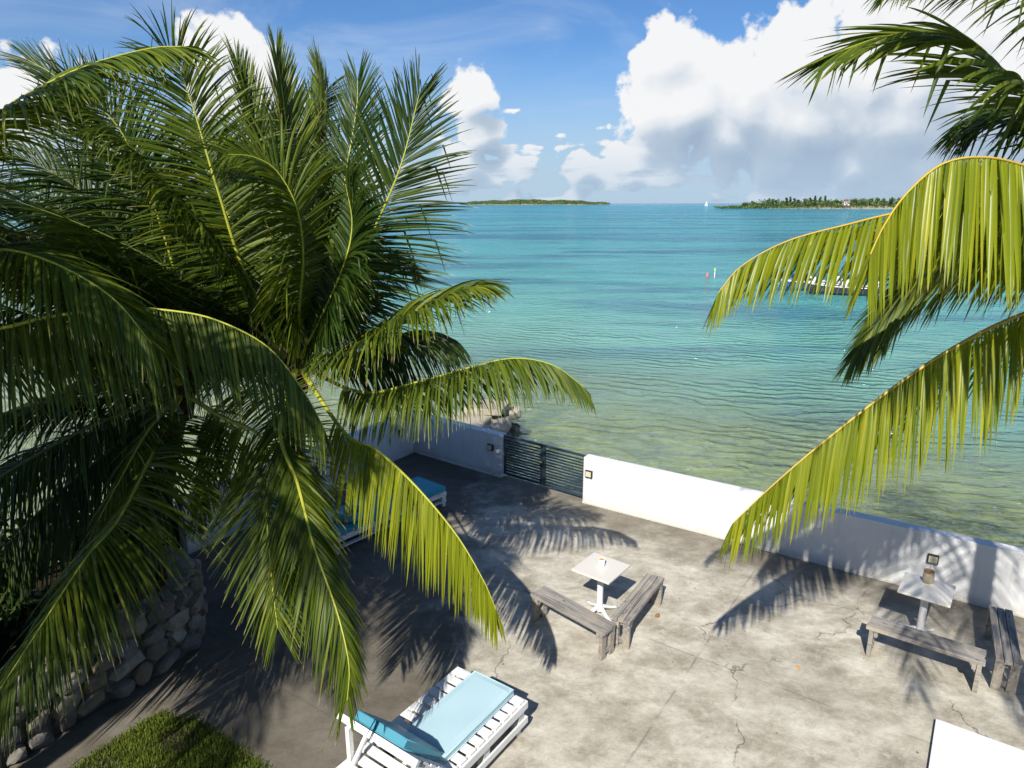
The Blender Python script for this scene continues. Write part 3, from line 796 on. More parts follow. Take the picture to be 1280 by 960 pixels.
def daybed():
    a = atz(418, 671, .34)[:2]; b = atz(558, 607, .40)[:2]
    d = (b - a); L = np.linalg.norm(d); d /= L
    n = np.array([-d[1], d[0]])
    Wd = 0.78
    c = (a + b) / 2 + n * Wd / 2
    rz = math.atan2(d[1], d[0])
    r = empty('pallet_daybed', (c[0], c[1], 0), rz, label='white pallet daybed in deep shade beside the left wall', cat='daybed')
    for i in range(12):
        box('slat', (L / 12 - 0.03, Wd, 0.022), M['white'], r, (-L / 2 + L / 12 * (i + .5), 0, 0.289), None, 0.003)
    for s in (-1, 0, 1):
        box('side_board', (L, 0.04, 0.07), M['white'], r, (0, s * (Wd / 2 - 0.02), 0.242), None, 0.003)
        box('lower_board', (L, 0.08, 0.022), M['white'], r, (0, s * (Wd / 2 - 0.045), 0.095), None, 0.003)
        for x in (-L / 2 + 0.06, -L / 6, L / 6, L / 2 - 0.06):
            box('block', (0.09, 0.08, 0.10), M['white'], r, (x, s * (Wd / 2 - 0.046), 0.157), None, 0.003)
    for s in (-1, 1):
        for x in (-L / 2 + 0.06, L / 2 - 0.06):
            box('leg', (0.07, 0.07, 0.083), M['white'], r, (x, s * (Wd / 2 - 0.045), 0.0415), None, 0.003)
    box('headboard', (0.30, 0.52, 0.20), M['white'], r, (-L / 2 + 0.20, Wd / 2 + 0.02 - 0.16, 0.40), None, 0.02)
    o = mattress('mattress', L - 0.02, Wd - 0.02, 0.09, M['teal'])
    o.location = (c[0], c[1], 0.301); o.rotation_euler = (0, 0, rz)
    setp(o, 'long teal mattress on the shaded daybed', 'mattress')
    q = c + d * (-L / 2 + 0.55) - n * 0.10
    e = empty('swim_ring', (q[0], q[1], 0.39), rz, label='dark teal round inflatable ring on the shaded daybed', cat='swim ring')
    V, F = [], []
    for i in range(28):
        for j in range(12):
            a1, a2 = 2 * math.pi * i / 28, 2 * math.pi * j / 12
            rr = 0.21 + 0.085 * math.cos(a2)
            V.append((rr * math.cos(a1), rr * math.sin(a1), 0.07 + 0.07 * math.sin(a2)))
            F.append((i * 12 + j, ((i + 1) % 28) * 12 + j, ((i + 1) % 28) * 12 + (j + 1) % 12, i * 12 + (j + 1) % 12))
    link('ring_tube', me_py('ring_tube', V, F, True), M['pillow'], e)
    V, F = lathe([(0.0, 0), (0.012, 0), (0.012, 0.02), (0.0, 0.022)], 10)
    link('valve', me_py('valve', V, F), M['white'], e, (0.2, 0.05, 0.135))
daybed()

def platform():
    p0, p1 = atz(1170, 898, .06)[:2], atz(1280, 938, .06)[:2]
    d = (p1 - p0) / np.linalg.norm(p1 - p0); n = np.array([d[1], -d[0]])
    c = p0 + d * 0.9 + n * 0.7
    r = empty('low_platform', (c[0], c[1], 0), math.atan2(d[1], d[0]), label='white painted low platform in the bottom right corner', cat='platform')
    box('deck', (1.8, 1.4, 0.035), M['white'], r, (0, 0, 0.0425), None, 0.006)
    for s in (-1, 1):
        box('bearer', (1.7, 0.08, 0.025), M['white'], r, (0, s * 0.55, 0.0125), None, 0.002)
platform()
def litter():
    for i, (x, y, lab) in enumerate(((822, 771, 'small brown husk lying right of the sunny bench'), (998, 835, 'dry orange leaf scrap on the open concrete'))):
        p = atz(x, y)
        o = link('coconut_husk' if i == 0 else 'dry_leaf', rock_mesh('husk', (0.05, 0.035, 0.03) if i == 0 else (0.045, 0.02, 0.006), 900 + i, 2, 0.25), M['husk'] if i == 0 else M['orange'], None,
                 (p[0], p[1], 0.026 if i == 0 else 0.007), (0, 0, 0.7 + i))
        setp(o, lab, 'husk' if i == 0 else 'leaf')
litter()
def leaf_litter():
    n = 420
    t = rng.random(n)
    nearwall = rng.random(n) < 0.6
    w = PA[None] + (PD - PA)[None] * (t[:, None] * 0.72)
    inn = np.array([-0.57, -0.82])
    P = np.where(nearwall[:, None], w + inn * (0.06 + rng.exponential(0.35, n))[:, None], np.stack([rng.uniform(-3.6, 6.5, n), rng.uniform(5.2, 11.5, n)], 1))
    s_ = (PC - PA); ok = ((P - PA[None]) @ np.array([0.57, 0.82])) < -0.1
    P = P[ok]; n = len(P)
    a = rng.uniform(0, 6.28, n); L = rng.uniform(.006, .024, n); wd = L * rng.uniform(.25, .6, n)
    u = np.stack([np.cos(a), np.sin(a), rng.uniform(-.15, .15, n)], 1); v = np.stack([-np.sin(a), np.cos(a), rng.uniform(-.3, .3, n)], 1)
    c = np.concatenate([P, np.full((n, 1), .008)], 1)
    V = np.stack([c - u * L[:, None], c + v * wd[:, None], c + u * L[:, None], c - v * wd[:, None]], 1).reshape(-1, 3)
    V[:, 2] = np.maximum(V[:, 2], .003)
    link('leaf_litter', np_mesh('leaf_litter', V, np.arange(n * 4).reshape(-1, 4)), M['husk'], label='dry brown leaf crumbs scattered over the patio', cat='leaf litter', kind='stuff')
leaf_litter()

# ------------------------------------------------------------------ the house the picture is taken from
def house():
    r = empty('seaside_house', (0, -3, 0), 0, label='white house with a flat roof terrace, behind the viewpoint', cat='house')
    def block(name, x0, x1, y0, y1, z0, z1, m='wall', bev=0.01, parent=r):
        return box(name, (x1 - x0, y1 - y0, z1 - z0), M[m], parent, ((x0 + x1) / 2, (y0 + y1) / 2 + 3, (z0 + z1) / 2), None, bev)
    block('main_wall', -6.29, 9, -10, 0.4, 0.002, 3.8)
    block('roof_slab', -6.05, 9.2, -10, 0.6, 3.8, 4.0, 'white')
    for i, (x0, x1, z0, z1) in enumerate(((-3.6, -2.2, 0.9, 2.3), (0.8, 2.2, 0.9, 2.3), (4.5, 5.9, 0.9, 2.3))):
        w = block('window', x0, x1, 0.37, 0.43, z0, z1, 'white')
        box('pane', (x1 - x0 - .16, .02, z1 - z0 - .16), M['window'], w, (0, .035, 0), None, 0.003)
    d = block('door', -0.9, 0.1, 0.37, 0.44, 0.0, 2.1, 'navy')
    box('handle', (.03, .05, .14), M['brass'], d, (.4, .06, 0), None, .005)
house()

# ------------------------------------------------------------------ stone planter, lawn, kerb, shrubs
def planter():
    path, _ = spline([(-5.7, 4.6, 0), (-5.1, 5.7, 0), (-4.6, 6.62, 0), (-4.15, 7.35, 0), (-4.15, 7.95, 0), (-4.6, 8.5, 0), (-5.4, 8.75, 0)], 60)
    root = empty('stone_planter', (-4.3, 7.4, 0), 0, label='curved rubble stone planter wall under the left palms', cat='planter')
    T = nz(np.gradient(path, axis=0)); N = np.stack([T[:, 1], -T[:, 0], 0 * T[:, 0]], 1)     # outward
    H = 0.86
    V, F = [], []
    for p, n in zip(path, N):
        for (o, z) in ((0.0, -0.02), (0.0, H - 0.04), (-0.30, H - 0.04), (-0.30, -0.02)):
            q = p + n * o - np.array([-4.3, 7.4, 0]); V.append((q[0], q[1], z))
    for i in range(len(path) - 1):
        for j in range(4):
            F.append((i * 4 + j, (i + 1) * 4 + j, (i + 1) * 4 + (j + 1) % 4, i * 4 + (j + 1) % 4))
    link('mortar_core', me_py('mortar_core', V, F), M['mortar'], root)
    Lp = np.concatenate([[0], np.cumsum(np.linalg.norm(np.diff(path, axis=0), axis=1))])
    kk = 0
    for row in range(4):
        u = random.uniform(0, 0.15)
        hh = H / 4
        while u < Lp[-1] - 0.1:
            w = random.uniform(0.18, 0.40)
            um = u + w / 2
            p = np.array([np.interp(um, Lp, path[:, j]) for j in range(3)]); n = nz(np.array([np.interp(um, Lp, N[:, j]) for j in range(3)]))
            me = rock_mesh('stone', (w * 0.56, 0.12, hh * random.uniform(0.55, 0.68)), 300 + kk, 2, 0.22); kk += 1
            q = p + n * random.uniform(-0.01, 0.03) - np.array([-4.3, 7.4, 0])
            link('stone', me, M['stone'], root, (q[0], q[1], hh * (row + 0.5) + random.uniform(-.03, .03)), (random.uniform(-.1, .1), random.uniform(-.25, .25), math.atan2(n[0], -n[1]) + random.uniform(-.1, .1)))
            u += w * 0.98
    for i in range(26):                                                                        # capping stones
        um = Lp[-1] * (i + 0.5) / 26
        p = np.array([np.interp(um, Lp, path[:, j]) for j in range(3)]); n = nz(np.array([np.interp(um, Lp, N[:, j]) for j in range(3)]))
        q = p - n * 0.13 - np.array([-4.3, 7.4, 0])
        link('stone', rock_mesh('stone', (0.12, 0.19, 0.07), 500 + i, 2, 0.25), M['stone'], root, (q[0], q[1], H - 0.02), (0, 0, math.atan2(n[0], -n[1])))
    pts = [tuple(p[:2]) for p in path] + [(-9.5, 7.6), (-10.5, 4.2)]
    flat('soil_bed', pts, 0.70, M['soil'])
planter()

def blades(name, poly_fn, n, hmin, hmax, m, z0, wd=0.006, label=None, cat=None, kind='stuff'):
    P = poly_fn(n)
    n = len(P)
    a = rng.uniform(0, 6.28, n); h = rng.uniform(hmin, hmax, n); ln = rng.uniform(0.1, 0.7, n) * h
    dx, dy = np.cos(a), np.sin(a)
    w = wd * rng.uniform(0.6, 1.3, n)
    V = np.zeros((n, 5, 3))
    V[:, 0] = np.stack([P[:, 0] - dy * w, P[:, 1] + dx * w, z0 + 0 * a], 1)
    V[:, 1] = np.stack([P[:, 0] + dy * w, P[:, 1] - dx * w, z0 + 0 * a], 1)
    V[:, 2] = np.stack([P[:, 0] + dx * ln * .35 + dy * w * .7, P[:, 1] + dy * ln * .35 - dx * w * .7, z0 + h * .6], 1)
    V[:, 3] = np.stack([P[:, 0] + dx * ln * .35 - dy * w * .7, P[:, 1] + dy * ln * .35 + dx * w * .7, z0 + h * .6], 1)
    V[:, 4] = np.stack([P[:, 0] + dx * ln, P[:, 1] + dy * ln, z0 + h], 1)
    b = (np.arange(n) * 5)[:, None]
    F = np.concatenate([b + np.array([[0, 1, 2]]), b + np.array([[0, 2, 3]]), b + np.array([[3, 2, 4]])])
    me = np_mesh(name, V.reshape(-1, 3), F)
    pat = 0.5 + 0.28 * np.sin(P[:, 0] * 6.1 + 2 * np.sin(P[:, 1] * 4)) * np.sin(P[:, 1] * 7.3 + P[:, 0] * 2)
    fattr(me, 'rnd', np.repeat(np.clip(rng.beta(2, 2.5, n) * 0.6 + pat * 0.4, 0, 1), 5))
    return link(name, me, m, label=label, cat=cat, kind=kind)
LAWN = [(-4.75, 4.6), (-4.35, 5.75), (-3.93, 6.42), (-3.45, 6.30), (-2.95, 5.98), (-2.45, 5.62), (-2.3, 5.2), (-2.4, 4.6)]
flat('lawn', LAWN, 0.006, M['soil'])
def in_lawn(n):
    x = rng.uniform(-4.8, -2.2, n * 2); y = rng.uniform(4.6, 6.5, n * 2)
    xs, ys = np.array(LAWN).T
    ins = np.zeros(len(x), bool)
    j = len(xs) - 1
    jx, jy = x + rng.normal(0, .04, len(x)), y + rng.normal(0, .04, len(x))
    for i in range(len(xs)):
        c = ((ys[i] > jy) != (ys[j] > jy)) & (jx < (xs[j] - xs[i]) * (jy - ys[i]) / (ys[j] - ys[i] + 1e-9) + xs[i])
        ins ^= c
        j = i
    ins &= rng.random(len(x)) < 0.35 + 0.65 * (np.sin(x * 5.2 + 1) * np.sin(y * 6.6 + x) > -0.45)
    return np.stack([x[ins], y[ins]], 1)
blades('grass', in_lawn, 26000, 0.02, 0.055, M['grass'], 0.004, 0.005, 'small patch of short green lawn at the bottom left', 'grass')
def kerb():
    a, b = atz(290, 816)[:2], atz(215, 893)[:2]
    d = b - a; L = np.linalg.norm(d); c = (a + b) / 2
    r = empty('concrete_edging', (c[0], c[1], 0), math.atan2(d[1], d[0]), label='grey concrete edging strip between the lawn and the stone planter', cat='kerb')
    for i in range(3):
        box('edging_block', (L / 3 - 0.01, 0.08, 0.05), M['mortar'], r, (-L / 2 + L / 3 * (i + .5), 0, 0.024), (0, 0, random.uniform(-.02, .02)), 0.01)
kerb()

def leaf_cloud(n, center, rad, size, elong=2.0, shell=0.5, bottom=-1.0):
    """leaf quads in a lumpy ellipsoid; returns verts, faces, random value per vertex, raised towards the top"""
    d = nz(rng.normal(size=(n, 3)))
    rr = shell + (1 - shell) * rng.random(n) ** 0.6
    lump = 1 + 0.22 * np.sin(d[:, 0] * 5.3 + center[0]) + 0.2 * np.sin(d[:, 1] * 6.1 + center[1] * 2) + 0.15 * np.sin(d[:, 2] * 7 + center[0])
    P = d * (rr * lump)[:, None]
    P[:, 2] = np.maximum(P[:, 2], bottom)
    P = P * np.asarray(rad) + np.asarray(center)
    u = nz(rng.normal(size=(n, 3)) + d * 0.6); v = nz(np.cross(u, rng.normal(size=(n, 3))))
    s = size * rng.uniform(0.6, 1.4, n)[:, None]
    V = np.stack([P - u * s * elong * .5, P + v * s * .5, P + u * s * elong * .5, P - v * s * .5], 1).reshape(-1, 3)
    F = np.arange(n * 4).reshape(-1, 4)
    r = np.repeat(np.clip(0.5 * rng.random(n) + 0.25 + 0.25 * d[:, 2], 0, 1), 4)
    return V, F, r
def shrub(x, y, z, rad, n, size, label):
    r = empty('garden_shrub', (x, y, z), 0, label=label, cat='shrub')
    V, F, q = leaf_cloud(n, (0, 0, rad[2] * 0.8), rad, size, 2.2, 0.35)
    me = np_mesh('foliage', V, F); fattr(me, 'rnd', q)
    link('foliage', me, M['shrub'], r)
    for i in range(5):
        a = i * 1.3
        C, _ = spline([(0.05 * math.cos(a), 0.05 * math.sin(a), -0.05), (0.3 * rad[0] * math.cos(a), 0.3 * rad[1] * math.sin(a), rad[2] * .5), (0.6 * rad[0] * math.cos(a), 0.6 * rad[1] * math.sin(a), rad[2])], 6)
        V, F = tube(C, np.linspace(0.03, 0.012, 6), 6)
        link('stem', me_py('stem', V, F), M['bark'], r)
shrub(-6.6, 9.0, 0.0, (0.9, 0.8, 0.62), 2600, 0.085, 'dense dark shrub behind the stone planter, nearer the left wall')
shrub(-7.4, 7.6, 0.65, (0.9, 1.0, 0.6), 2600, 0.085, 'dense dark shrub in the planter at the left edge, farther back')
shrub(-6.1, 6.7, 0.65, (0.75, 0.8, 0.5), 2400, 0.08, 'dense dark shrub in the planter just behind the curved stone wall')
shrub(-6.3, 5.2, 0.65, (0.8, 0.8, 0.5), 2200, 0.08, 'dense dark shrub in the planter at the bottom left corner')
shrub(-6.0, 10.1, 0.0, (0.7, 0.7, 0.5), 1800, 0.075, 'low dark shrub at the end of the left wall')
def twig_bush():
    p = atz(388, 622)
    r = empty('twiggy_bush', (p[0] + .1, p[1] - .05, 0), 0, label='thin twiggy bush against the shaded left wall', cat='bush')
    tips = []
    for i in range(26):
        a = random.uniform(0, 6.28); s = random.uniform(.1, .34); hh = random.uniform(.45, .95)
        C, _ = spline([(0, 0, -0.02), (s * .4 * math.cos(a), s * .4 * math.sin(a), hh * .5), (s * math.cos(a + .4), s * math.sin(a + .4), hh)], 7)
        V, F = tube(C, np.linspace(0.008, 0.003, 7), 4)
        link('twig', me_py('twig', V, F), M['bark'], r)
        tips.append(C[3:])
    P = np.concatenate(tips); n = 1100
    c = P[rng.integers(0, len(P), n)] + rng.normal(0, .05, (n, 3))
    u, v = nz(rng.normal(size=(n, 3))), nz(rng.normal(size=(n, 3)))
    s = 0.022
    V = np.stack([c - u * s, c + v * s * .5, c + u * s, c - v * s * .5], 1).reshape(-1, 3)
    me = np_mesh('foliage', V, np.arange(n * 4).reshape(-1, 4)); fattr(me, 'rnd', np.repeat(rng.random(n), 4))
    link('foliage', me, M['shrub'], r)
twig_bush()

# ------------------------------------------------------------------ palms
def frond(parent, pts, up=(0, 0, 1), leaf=0.75, n=178, droop=0.6, sweep=(78, 28), vee=18, width=0.030, m='leaf_mid', rm='rachis', start=0.14, thick=0.030, hang=0.0, kink=0.09, asym=(1.0, 1.0), origin=(0, 0, 0), tipk=0.42):
    """one feather frond: midrib through pts, two rows of folded leaflets"""
    leaf = leaf * 1.18
    C, L = spline(pts, 64)
    C = C - np.asarray(origin)
    T = nz(np.gradient(C, axis=0))
    up = np.asarray(up, float)
    S = nz(np.cross(T, np.broadcast_to(up, T.shape)))
    U = np.cross(S, T)
    R = np.interp(np.linspace(0, 1, 64), [0, .08, .2, .6, 1], [thick * 1.5, thick * 1.15, thick * .8, thick * .42, thick * .12])
    V, F = [], []
    seg = 7
    for i in range(64):
        for j in range(seg):
            a = 2 * math.pi * j / seg
            V.append(C[i] + R[i] * (math.cos(a) * S[i] + 0.75 * math.sin(a) * U[i]))
    for i in range(63):
        for j in range(seg):
            F.append((i * seg + j, i * seg + (j + 1) % seg, (i + 1) * seg + (j + 1) % seg, (i + 1) * seg + j))
    fr = link('frond', np_mesh('frond', V, F, True), M[rm], parent)
    # leaflets
    NS = 8
    tt = np.linspace(0, 1, NS + 1)
    VV, RN, AL = [], [], []
    for side in (-1, 1):
        u = start + (1 - start) * (np.arange(n) + rng.uniform(-.25, .25, n)) / (n - 1)
        u = np.clip(u, start, 0.999)
        f = u * 63
        i0 = np.clip(f.astype(int), 0, 62); w = (f - i0)[:, None]
        p = C[i0] * (1 - w) + C[i0 + 1] * w
        t_, s_, u_ = nz(T[i0] * (1 - w) + T[i0 + 1] * w), nz(S[i0] * (1 - w) + S[i0 + 1] * w), nz(U[i0] * (1 - w) + U[i0 + 1] * w)
        x = (u - start) / (1 - start)
        ln = leaf * np.interp(x, [0, .12, .35, .7, 1], [.55, .85, 1.0, .80, tipk]) * np.where(rng.random(n) < .05, rng.uniform(.25, .7, n), rng.uniform(.84, 1.08, n)) * asym[0 if side < 0 else 1]
        al = np.radians(np.interp(x, [0, .5, 1], [sweep[0], (sweep[0] + sweep[1]) / 2 + 6, sweep[1]]) + rng.normal(0, 4.2, n))
        be = np.radians(vee + rng.normal(0, 7, n))
        d = np.cos(al)[:, None] * t_ + np.sin(al)[:, None] * (np.cos(be)[:, None] * s_ * side + np.sin(be)[:, None] * u_)
        d = nz(d)
        g = np.array([0, 0, -1.0])
        dr = droop * rng.uniform(.65, 1.45, n)
        kk = rng.random(n) < kink
        kt = rng.uniform(.35, .75, n)
        ps = [p + 0.4 * R[i0][:, None] * s_ * side]
        ds = []
        for k in range(NS):
            tm = (k + .5) / NS
            gg = (hang + dr * tm ** 1.1)[:, None] + np.where(kk & (tm > kt), 3.0, 0.0)[:, None]
            dd = nz(d + g * gg)
            ds.append(dd)
            ps.append(ps[-1] + dd * (ln / NS)[:, None])
        ds.append(ds[-1])
        tw = rng.normal(0, .5, n)
        wd0 = width * rng.uniform(.8, 1.15, n) * np.interp(x, [0, .2, .8, 1], [.8, 1, .85, .55])
        prof = np.interp(tt, [0, .08, .3, .65, .9, 1], [.35, .75, 1, .78, .32, .03])
        ring = []
        for k in range(NS + 1):
            dd = ds[k]
            wv = nz(t_ - (t_ * dd).sum(1, keepdims=True) * dd)
            nv = nz(np.cross(dd, wv)) * side
            ct, st = np.cos(tw)[:, None], np.sin(tw)[:, None]
            wv, nv = wv * ct + nv * st, nv * ct - wv * st
            hw = (wd0 * prof[k] / 2)[:, None]
            ring.append(np.stack([ps[k] - wv * hw - nv * hw * .45, ps[k], ps[k] + wv * hw - nv * hw * .45], 1))
        VV.append(np.stack(ring, 1))                              # n, NS+1, 3, 3
        rn = np.clip(rng.normal(.5, .22, n), 0, 1)
        RN.append(np.repeat(rn, (NS + 1) * 3)); AL.append(np.tile(np.repeat(tt, 3), n))
    VA = np.concatenate([v.reshape(-1, 3) for v in VV])
    nl = 2 * n
    base = (np.arange(nl) * (NS + 1) * 3)[:, None, None]
    q = []
    for k in range(NS):
        for c in (0, 1):
            q.append((k * 3 + c, k * 3 + c + 1, (k + 1) * 3 + c + 1, (k + 1) * 3 + c))
    FA = (base + np.array(q)[None]).reshape(-1, 4)
    me = np_mesh('leaflets', VA, FA, False)
    fattr(me, 'rnd', np.concatenate(RN)); fattr(me, 'along', np.concatenate(AL))
    link('leaflets', me, M[m], fr, kind='stuff')
    return fr

def palm(base, crown, label, r0=0.17, r1=0.11):
    base, crown = np.asarray(base, float), np.asarray(crown, float)
    root = empty('coconut_palm', tuple(base), 0, label=label, cat='palm tree', group='coconut palms round the patio')
    mid = base * .5 + crown * .5 + np.array([0.08, -0.05, 0]) 
    C, L = spline([(0, 0, -0.1), tuple((mid - base) + np.array([0, 0, .1])), tuple(crown - base)], 60)
    s = np.linspace(0, 1, 60)
    R = (r0 * (1 - s) + r1 * s) * (1 + 0.05 * (np.arange(60) % 3 == 0)) + 0.10 * np.exp(-s * 14)
    V, F = tube(C, R, 14)
    link('trunk', me_py('trunk', V, F, True), M['bark'], root)
    V, F = lathe([(0.09, -0.35), (0.13, -0.15), (0.15, 0.03), (0.10, 0.18), (0.04, 0.28), (0.0, 0.30)], 14)
    link('crown_shaft', me_py('crown_shaft', V, F, True), M['fibre'], root, tuple(crown - base))
    return root, base

def px(*pts): return [at(*p) for p in pts]

C1, C2, C3 = at(228, 490, 8.6), at(372, 455, 8.0), at(-140, 400, 6.0)
C4 = np.array([5.3, 4.8, 5.2])
P1, o1 = palm((-4.95, 8.05, 0.68), C1, 'coconut palm with a dark trunk rising from the stone planter at left')
P2, o2 = palm((-3.35, 8.75, 0.0), C2, 'large coconut palm with upright fronds in front of the left wall')
P3, o3 = palm((-6.1, 5.0, 0.68), C3, 'coconut palm at the left edge, its fronds arching in from outside')
P4, o4 = palm((5.25, 4.75, 0.0), C4, 'yellow green coconut palm at the right edge, its fronds arching in from outside')
c1, c2, c3, c4 = tuple(C1), tuple(C2), tuple(C3), tuple(C4)

def F2(pts, **k): frond(P2, [c2] + px(*pts), origin=o2, **k)
def F1(pts, **k): frond(P1, [c1] + px(*pts), origin=o1, **k)
def F3(pts, **k): frond(P3, [c3] + px(*pts), origin=o3, **k)
def F4(pts, **k): frond(P4, [c4] + px(*pts), origin=o4, **k)

# big palm, middle left
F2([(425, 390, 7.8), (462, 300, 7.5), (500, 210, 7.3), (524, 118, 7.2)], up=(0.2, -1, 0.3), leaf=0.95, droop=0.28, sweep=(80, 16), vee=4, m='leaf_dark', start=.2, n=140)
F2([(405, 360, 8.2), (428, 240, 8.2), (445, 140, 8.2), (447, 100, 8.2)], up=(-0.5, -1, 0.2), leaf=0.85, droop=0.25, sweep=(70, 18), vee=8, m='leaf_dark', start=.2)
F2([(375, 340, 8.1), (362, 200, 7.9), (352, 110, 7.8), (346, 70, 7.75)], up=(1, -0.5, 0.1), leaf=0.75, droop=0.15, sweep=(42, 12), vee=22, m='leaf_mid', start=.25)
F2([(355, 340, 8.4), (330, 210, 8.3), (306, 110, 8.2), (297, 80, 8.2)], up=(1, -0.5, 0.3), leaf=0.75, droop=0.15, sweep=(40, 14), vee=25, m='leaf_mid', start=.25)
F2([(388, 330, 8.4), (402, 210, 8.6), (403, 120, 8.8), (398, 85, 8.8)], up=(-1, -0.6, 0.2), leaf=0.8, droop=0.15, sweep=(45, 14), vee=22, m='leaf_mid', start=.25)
F2([(310, 350, 7.6), (272, 237, 7.2), (240, 130, 7.0), (217, 75, 6.8), (200, 58, 6.6)], up=(0.45, -1, 0.5), leaf=0.92, droop=0.55, sweep=(76, 28), vee=8, m='leaf_mid', start=.18)
F2([(374, 390, 7.3), (379, 320, 6.9), (371, 260, 6.6), (346, 214, 6.4), (316, 196, 6.2), (285, 193, 6.0)], up=(0.8, -0.6, 0.6), leaf=0.82, droop=0.65, sweep=(80, 28), vee=14, m='leaf_mid', start=.2)
F2([(440, 436, 7.2), (500, 400, 6.8), (560, 370, 6.4), (582, 361, 6.25), (598, 357, 6.2)], up=(0.0, -0.25, 1), leaf=0.78, droop=1.1, sweep=(66, 20), vee=18, m='leaf_right', rm='rachis', start=.25)
F2([(450, 490, 7.6), (520, 478, 7.2), (585, 460, 6.9), (640, 448, 6.7), (690, 456, 6.6), (730, 484, 6.6)], up=(0, 0, 1), leaf=0.66, droop=1.5, hang=0.7, sweep=(74, 30), vee=22, m='leaf_right', start=.2)
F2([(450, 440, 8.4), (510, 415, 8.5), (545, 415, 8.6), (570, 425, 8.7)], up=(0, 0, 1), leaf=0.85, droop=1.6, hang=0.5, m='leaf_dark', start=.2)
F2([(430, 540, 7.1), (470, 562, 6.8), (520, 608, 6.5), (570, 668, 6.3), (604, 725, 6.15), (620, 762, 6.1)], up=(0, -0.1, 1), leaf=0.80, droop=1.3, hang=1.6, sweep=(70, 26), vee=0, m='leaf_yellow', start=.30)
F2([(350, 535, 7.0), (372, 605, 6.4), (392, 681, 6.0), (421, 764, 5.7), (436, 830, 5.55), (434, 875, 5.5)], up=(0.1, -0.7, 0.7), leaf=0.85, droop=0.9, hang=0.3, sweep=(44, 18), vee=6, m='leaf_mid', start=.2, asym=(0.72, 1.0))
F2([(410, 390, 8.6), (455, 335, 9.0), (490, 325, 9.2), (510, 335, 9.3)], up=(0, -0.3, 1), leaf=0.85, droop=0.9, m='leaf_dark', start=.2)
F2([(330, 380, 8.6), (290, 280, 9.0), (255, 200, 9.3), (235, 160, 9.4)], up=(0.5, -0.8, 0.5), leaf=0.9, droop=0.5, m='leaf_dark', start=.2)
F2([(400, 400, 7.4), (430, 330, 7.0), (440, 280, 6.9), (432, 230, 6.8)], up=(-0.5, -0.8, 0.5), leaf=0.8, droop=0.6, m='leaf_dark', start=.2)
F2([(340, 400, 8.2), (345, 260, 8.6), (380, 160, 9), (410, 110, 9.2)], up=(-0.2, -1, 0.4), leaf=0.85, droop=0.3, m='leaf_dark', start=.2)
# palm in the planter
F1([(275, 520, 7.8), (330, 552, 7.0), (333, 640, 6.4), (340, 727, 6.1), (347, 785, 6.0)], up=(0.0, -0.9, 0.6), leaf=0.80, droop=0.55, hang=0.1, sweep=(82, 28), vee=4, m='leaf_mid', rm='rachis', start=.22)
F1([(268, 522, 7.9), (264, 570, 7.4), (252, 620, 7.2), (246, 655, 7.1)], up=(-0.2, -0.8, 0.7), leaf=0.62, droop=0.9, hang=0.3, sweep=(50, 22), vee=5, m='leaf_mid', start=.3, n=60)
F1([(185, 540, 7.6), (150, 600, 7.1), (122, 652, 6.9)], up=(-0.4, -0.6, 0.8), leaf=0.65, droop=1.0, hang=0.3, sweep=(60, 22), vee=5, m='leaf_mid', start=.25, n=60)
F1([(190, 570, 7.3), (148, 650, 6.5), (108, 697, 6.1), (42, 797, 5.6), (-12, 880, 5.3)], up=(-0.5, -0.6, 0.8), leaf=1.08, droop=0.8, hang=0.3, sweep=(82, 38), vee=0, m='leaf_mid', start=.15, n=175)
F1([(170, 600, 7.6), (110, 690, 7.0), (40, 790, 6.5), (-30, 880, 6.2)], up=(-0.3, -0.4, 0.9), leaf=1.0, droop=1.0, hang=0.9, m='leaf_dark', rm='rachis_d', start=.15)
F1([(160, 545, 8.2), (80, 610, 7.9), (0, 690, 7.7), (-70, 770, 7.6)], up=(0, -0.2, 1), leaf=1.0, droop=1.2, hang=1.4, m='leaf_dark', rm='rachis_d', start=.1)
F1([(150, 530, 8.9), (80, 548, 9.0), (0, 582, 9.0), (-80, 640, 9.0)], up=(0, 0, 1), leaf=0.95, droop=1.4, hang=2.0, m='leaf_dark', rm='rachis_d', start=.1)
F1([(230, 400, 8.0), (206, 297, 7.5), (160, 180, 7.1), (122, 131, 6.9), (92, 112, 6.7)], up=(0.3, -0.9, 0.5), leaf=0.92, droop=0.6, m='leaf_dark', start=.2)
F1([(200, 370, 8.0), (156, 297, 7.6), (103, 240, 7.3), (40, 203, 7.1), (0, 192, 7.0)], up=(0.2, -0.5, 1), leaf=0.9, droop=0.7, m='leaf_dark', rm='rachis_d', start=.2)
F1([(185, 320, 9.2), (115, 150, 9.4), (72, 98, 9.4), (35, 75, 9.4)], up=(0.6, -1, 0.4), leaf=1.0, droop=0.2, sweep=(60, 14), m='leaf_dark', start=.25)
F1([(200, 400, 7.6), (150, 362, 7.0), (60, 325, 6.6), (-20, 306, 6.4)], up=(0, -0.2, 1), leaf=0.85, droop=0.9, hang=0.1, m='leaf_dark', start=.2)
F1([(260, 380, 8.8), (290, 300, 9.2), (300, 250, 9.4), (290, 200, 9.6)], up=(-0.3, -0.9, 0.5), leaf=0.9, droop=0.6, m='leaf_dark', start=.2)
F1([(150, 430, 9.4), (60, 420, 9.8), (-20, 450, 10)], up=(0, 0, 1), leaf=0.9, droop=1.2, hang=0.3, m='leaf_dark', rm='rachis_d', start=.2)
F1([(150, 330, 9.3), (60, 240, 9.6), (-10, 230, 9.8)], up=(0.1, -0.3, 1), leaf=0.9, droop=0.9, m='leaf_dark', rm='rachis_d', start=.2)
